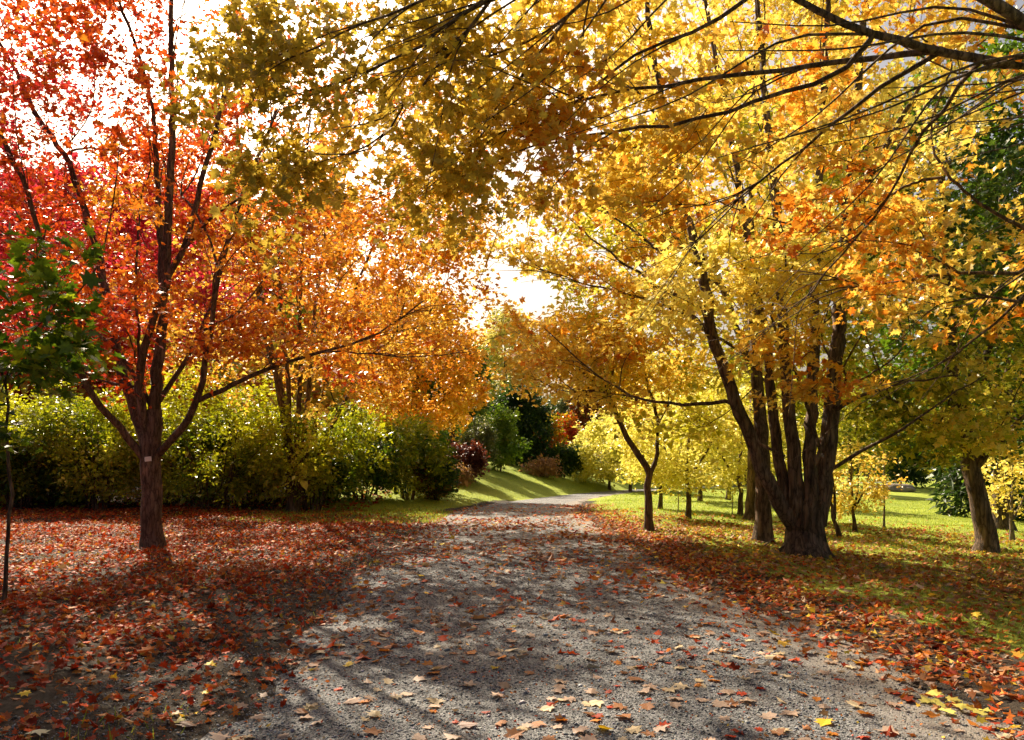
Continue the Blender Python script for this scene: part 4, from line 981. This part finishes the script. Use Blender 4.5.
def fx2(r, n):
    x = r.uniform(-60, -9, n); y = 40 + r.random(n) * 8 + 1.5 * np.sin(x * .4)
    top = 5.5 + 1.6 * np.sin(x * .5) + 1.6 * np.sin(x * 1.1 + 2)
    return np.stack([x, y, height(x, y) + top * r.random(n) ** .75], 1), 0
woods('left_woods', 'autumn woods behind the crimson maple', 16000, fx2, [ORG, GOLD, YGRN, OLIV, GRN, DGRN], .55, 241)

hx = np.linspace(-700, 700, 90); hy = np.linspace(260, 900, 40); HX, HY = np.meshgrid(hx, hy)
HZ_ = -6 + 62 * sstep(260, 760, HY) * (.75 + .25 * np.sin(HX * .006 + 1.2)) + 2.5 * wav(HX, HY, .013, .5)
ny, nx = HX.shape; i = np.arange(ny - 1)[:, None] * nx + np.arange(nx - 1)[None]
Fq = np.stack([i, i + 1, i + nx + 1, i + nx], -1).reshape(-1, 4)
def hill_mat():
    m, nt, N = new_mat('far_fields'); out = N('ShaderNodeOutputMaterial'); p = N('ShaderNodeBsdfPrincipled', Roughness=.95)
    tc = N('ShaderNodeTexCoord'); v = N('ShaderNodeTexVoronoi', Scale=.011); n2 = N('ShaderNodeTexNoise', Scale=.06, Detail=6.0)
    for q in (v, n2): nt.links.new(tc.outputs['Object'], q.inputs['Vector'])
    r = N('ShaderNodeValToRGB'); e = r.color_ramp.elements; e[0].color = (.10, .12, .09, 1); e[1].color = (.34, .27, .17, 1); e[0].position = .3; e[1].position = .6
    sp = N('ShaderNodeSeparateColor'); nt.links.new(v.outputs['Color'], sp.inputs[0])
    mx = N('ShaderNodeMixRGB', Fac=.4); nt.links.new(sp.outputs[0], mx.inputs[1]); nt.links.new(n2.outputs['Fac'], mx.inputs[2])
    nt.links.new(mx.outputs[0], r.inputs[0]); nt.links.new(r.outputs[0], p.inputs['Base Color']); nt.links.new(p.outputs[0], out.inputs['Surface']); return m
me = raw_mesh('hills', np.stack([HX, HY, HZ_], -1).reshape(-1, 3), Fq.ravel(), np.arange(len(Fq)) * 4, np.full(len(Fq), 4), hill_mat(), smooth=True)
set_props(link('hills', me), kind='structure')

# ------------------------------------------------------------------ small things
def box_mesh(name, sx, sy, sz, mat, bev=.003):
    import bmesh
    bm = bmesh.new(); bmesh.ops.create_cube(bm, size=1.0)
    bmesh.ops.scale(bm, vec=(sx, sy, sz), verts=bm.verts)
    bmesh.ops.bevel(bm, geom=bm.edges[:], offset=bev, segments=2, affect='EDGES', profile=.5)
    m = bpy.data.meshes.new(name); bm.to_mesh(m); bm.free(); m.materials.append(mat); return m
tb_ = G(152, 547)
tag = empty('tree_tag', P(148, 459, tb_[1] - .215), 'small white name tag nailed to the trunk of the red and orange maple', 'tag')
tag.rotation_euler = (0, R(-6), R(-8))
link('plate', box_mesh('plate', .12, .006, .075, plain_mat('white_plastic', (.72, .70, .66), .4, 20, .06)), tag)
for sx in (-.05, .05):
    link('nail', box_mesh('nail', .009, .012, .009, plain_mat('steel', (.35, .35, .35), .35)), tag, (sx, -.006, .028))
# thin stakes by the young trees
M_STAKE = plain_mat('weathered_wood', (.16, .12, .08))
for (px, py, h, lab) in [(678, 512, .55, 'thin grey stake on the lawn left of the rust leaf patch'), (732, 515, .6, 'thin grey stake before the low forked yellow tree')]:
    g_ = G(px, py); t = Tubes(); t.tube([g_ - (0, 0, .1), g_ + (.01, 0, h * .5), g_ + (.015, 0, h), g_ + (.015, 0, h + .01)], [.016, .015, .013, .002], 7)
    o = link('garden_stake', t.mesh('garden_stake', M_STAKE, g_), None, g_); set_props(o, lab, 'stake')
g_ = G(766, 545); t = Tubes(); q = np.array([g_ + (-.12, -.3, .02), g_ + (-.02, -.32, .1), g_ + (.1, -.3, .16), g_ + (.22, -.3, .14)]); cq = catmull(q, 5)
t.tube(cq, np.linspace(.012, .004, len(cq)), 5); o = link('fallen_twig', t.mesh('fallen_twig', M_BARK_G, g_), None, g_); set_props(o, 'pale bent twig at the foot of the straight trunk', 'twig')
# low stones at the far side of the lawn
import bmesh
g_ = G(893, 491)
bm = bmesh.new(); bmesh.ops.create_icosphere(bm, subdivisions=3, radius=1.)
for v in bm.verts:
    f = 1 + .22 * noise.noise(v.co * 1.6) + .1 * noise.noise(v.co * 4.); v.co = Vector((v.co.x * 1.9 * f, v.co.y * .9 * f, v.co.z * .42 * f))
m = bpy.data.meshes.new('boulder'); bm.to_mesh(m); bm.free(); m.materials.append(plain_mat('lichen_stone', (.28, .22, .17), .85, 3))
o = link('boulder', m, None, g_ + (0, 0, .15)); set_props(o, 'long low brownish boulder at the far edge of the lawn', 'boulder')

# ------------------------------------------------------------------ light, sky, camera
SUN_EL, SUN_AZ = 36.0, -28.0     # azimuth measured from +Y, negative toward -X
sd = Vector((math.sin(R(SUN_AZ)) * math.cos(R(SUN_EL)), math.cos(R(SUN_AZ)) * math.cos(R(SUN_EL)), math.sin(R(SUN_EL))))
w = bpy.data.worlds.new('World'); scene.world = w; w.use_nodes = True
nt = w.node_tree; nt.nodes.clear()
sky = nt.nodes.new('ShaderNodeTexSky'); sky.sky_type = 'NISHITA'; sky.sun_disc = False
sky.sun_elevation = R(SUN_EL); sky.sun_rotation = R(SUN_AZ); sky.dust_density = 8.0; sky.air_density = .8; sky.ozone_density = 1.0; sky.altitude = 100
bg = nt.nodes.new('ShaderNodeBackground'); bg.inputs['Strength'].default_value = .058
wo = nt.nodes.new('ShaderNodeOutputWorld')
nt.links.new(sky.outputs[0], bg.inputs['Color']); nt.links.new(bg.outputs[0], wo.inputs['Surface'])
sl = bpy.data.lights.new('Sun', 'SUN'); sl.energy = 5.0; sl.angle = R(.5); sl.color = (1., .92, .78)
so = bpy.data.objects.new('Sun', sl); COL.objects.link(so); so.rotation_euler = sd.to_track_quat('Z', 'Y').to_euler(); so.location = sd * 60

cam = bpy.data.cameras.new('Camera'); cam.sensor_width = 36; cam.lens = 36 * F / 1024; cam.shift_y = (HZ - 370) / 1024
cam.clip_start = .1; cam.clip_end = 4000
co = bpy.data.objects.new('Camera', cam); COL.objects.link(co); co.location = (0, 0, EYE); co.rotation_euler = (R(90), 0, 0)
scene.camera = co
vs = scene.view_settings; vs.view_transform = 'Standard'; vs.look = 'None'; vs.gamma = 1; vs.exposure = 1.28; vs.use_white_balance = True; vs.white_balance_temperature = 7400; vs.use_curve_mapping = False
scene.display_settings.display_device = 'sRGB'
cy = scene.cycles
cy.max_bounces = 8; cy.diffuse_bounces = 3; cy.glossy_bounces = 2; cy.transmission_bounces = 4; cy.transparent_max_bounces = 4
cy.use_adaptive_sampling = True; cy.adaptive_threshold = .02
cy.use_denoising = True
try: cy.denoiser = 'OPENIMAGEDENOISE'
except Exception: pass
cy.sample_clamp_indirect = 6.
print('leaves', NLEAF[0], 'objects', len(COL.objects), 'script', time.time() - T0)
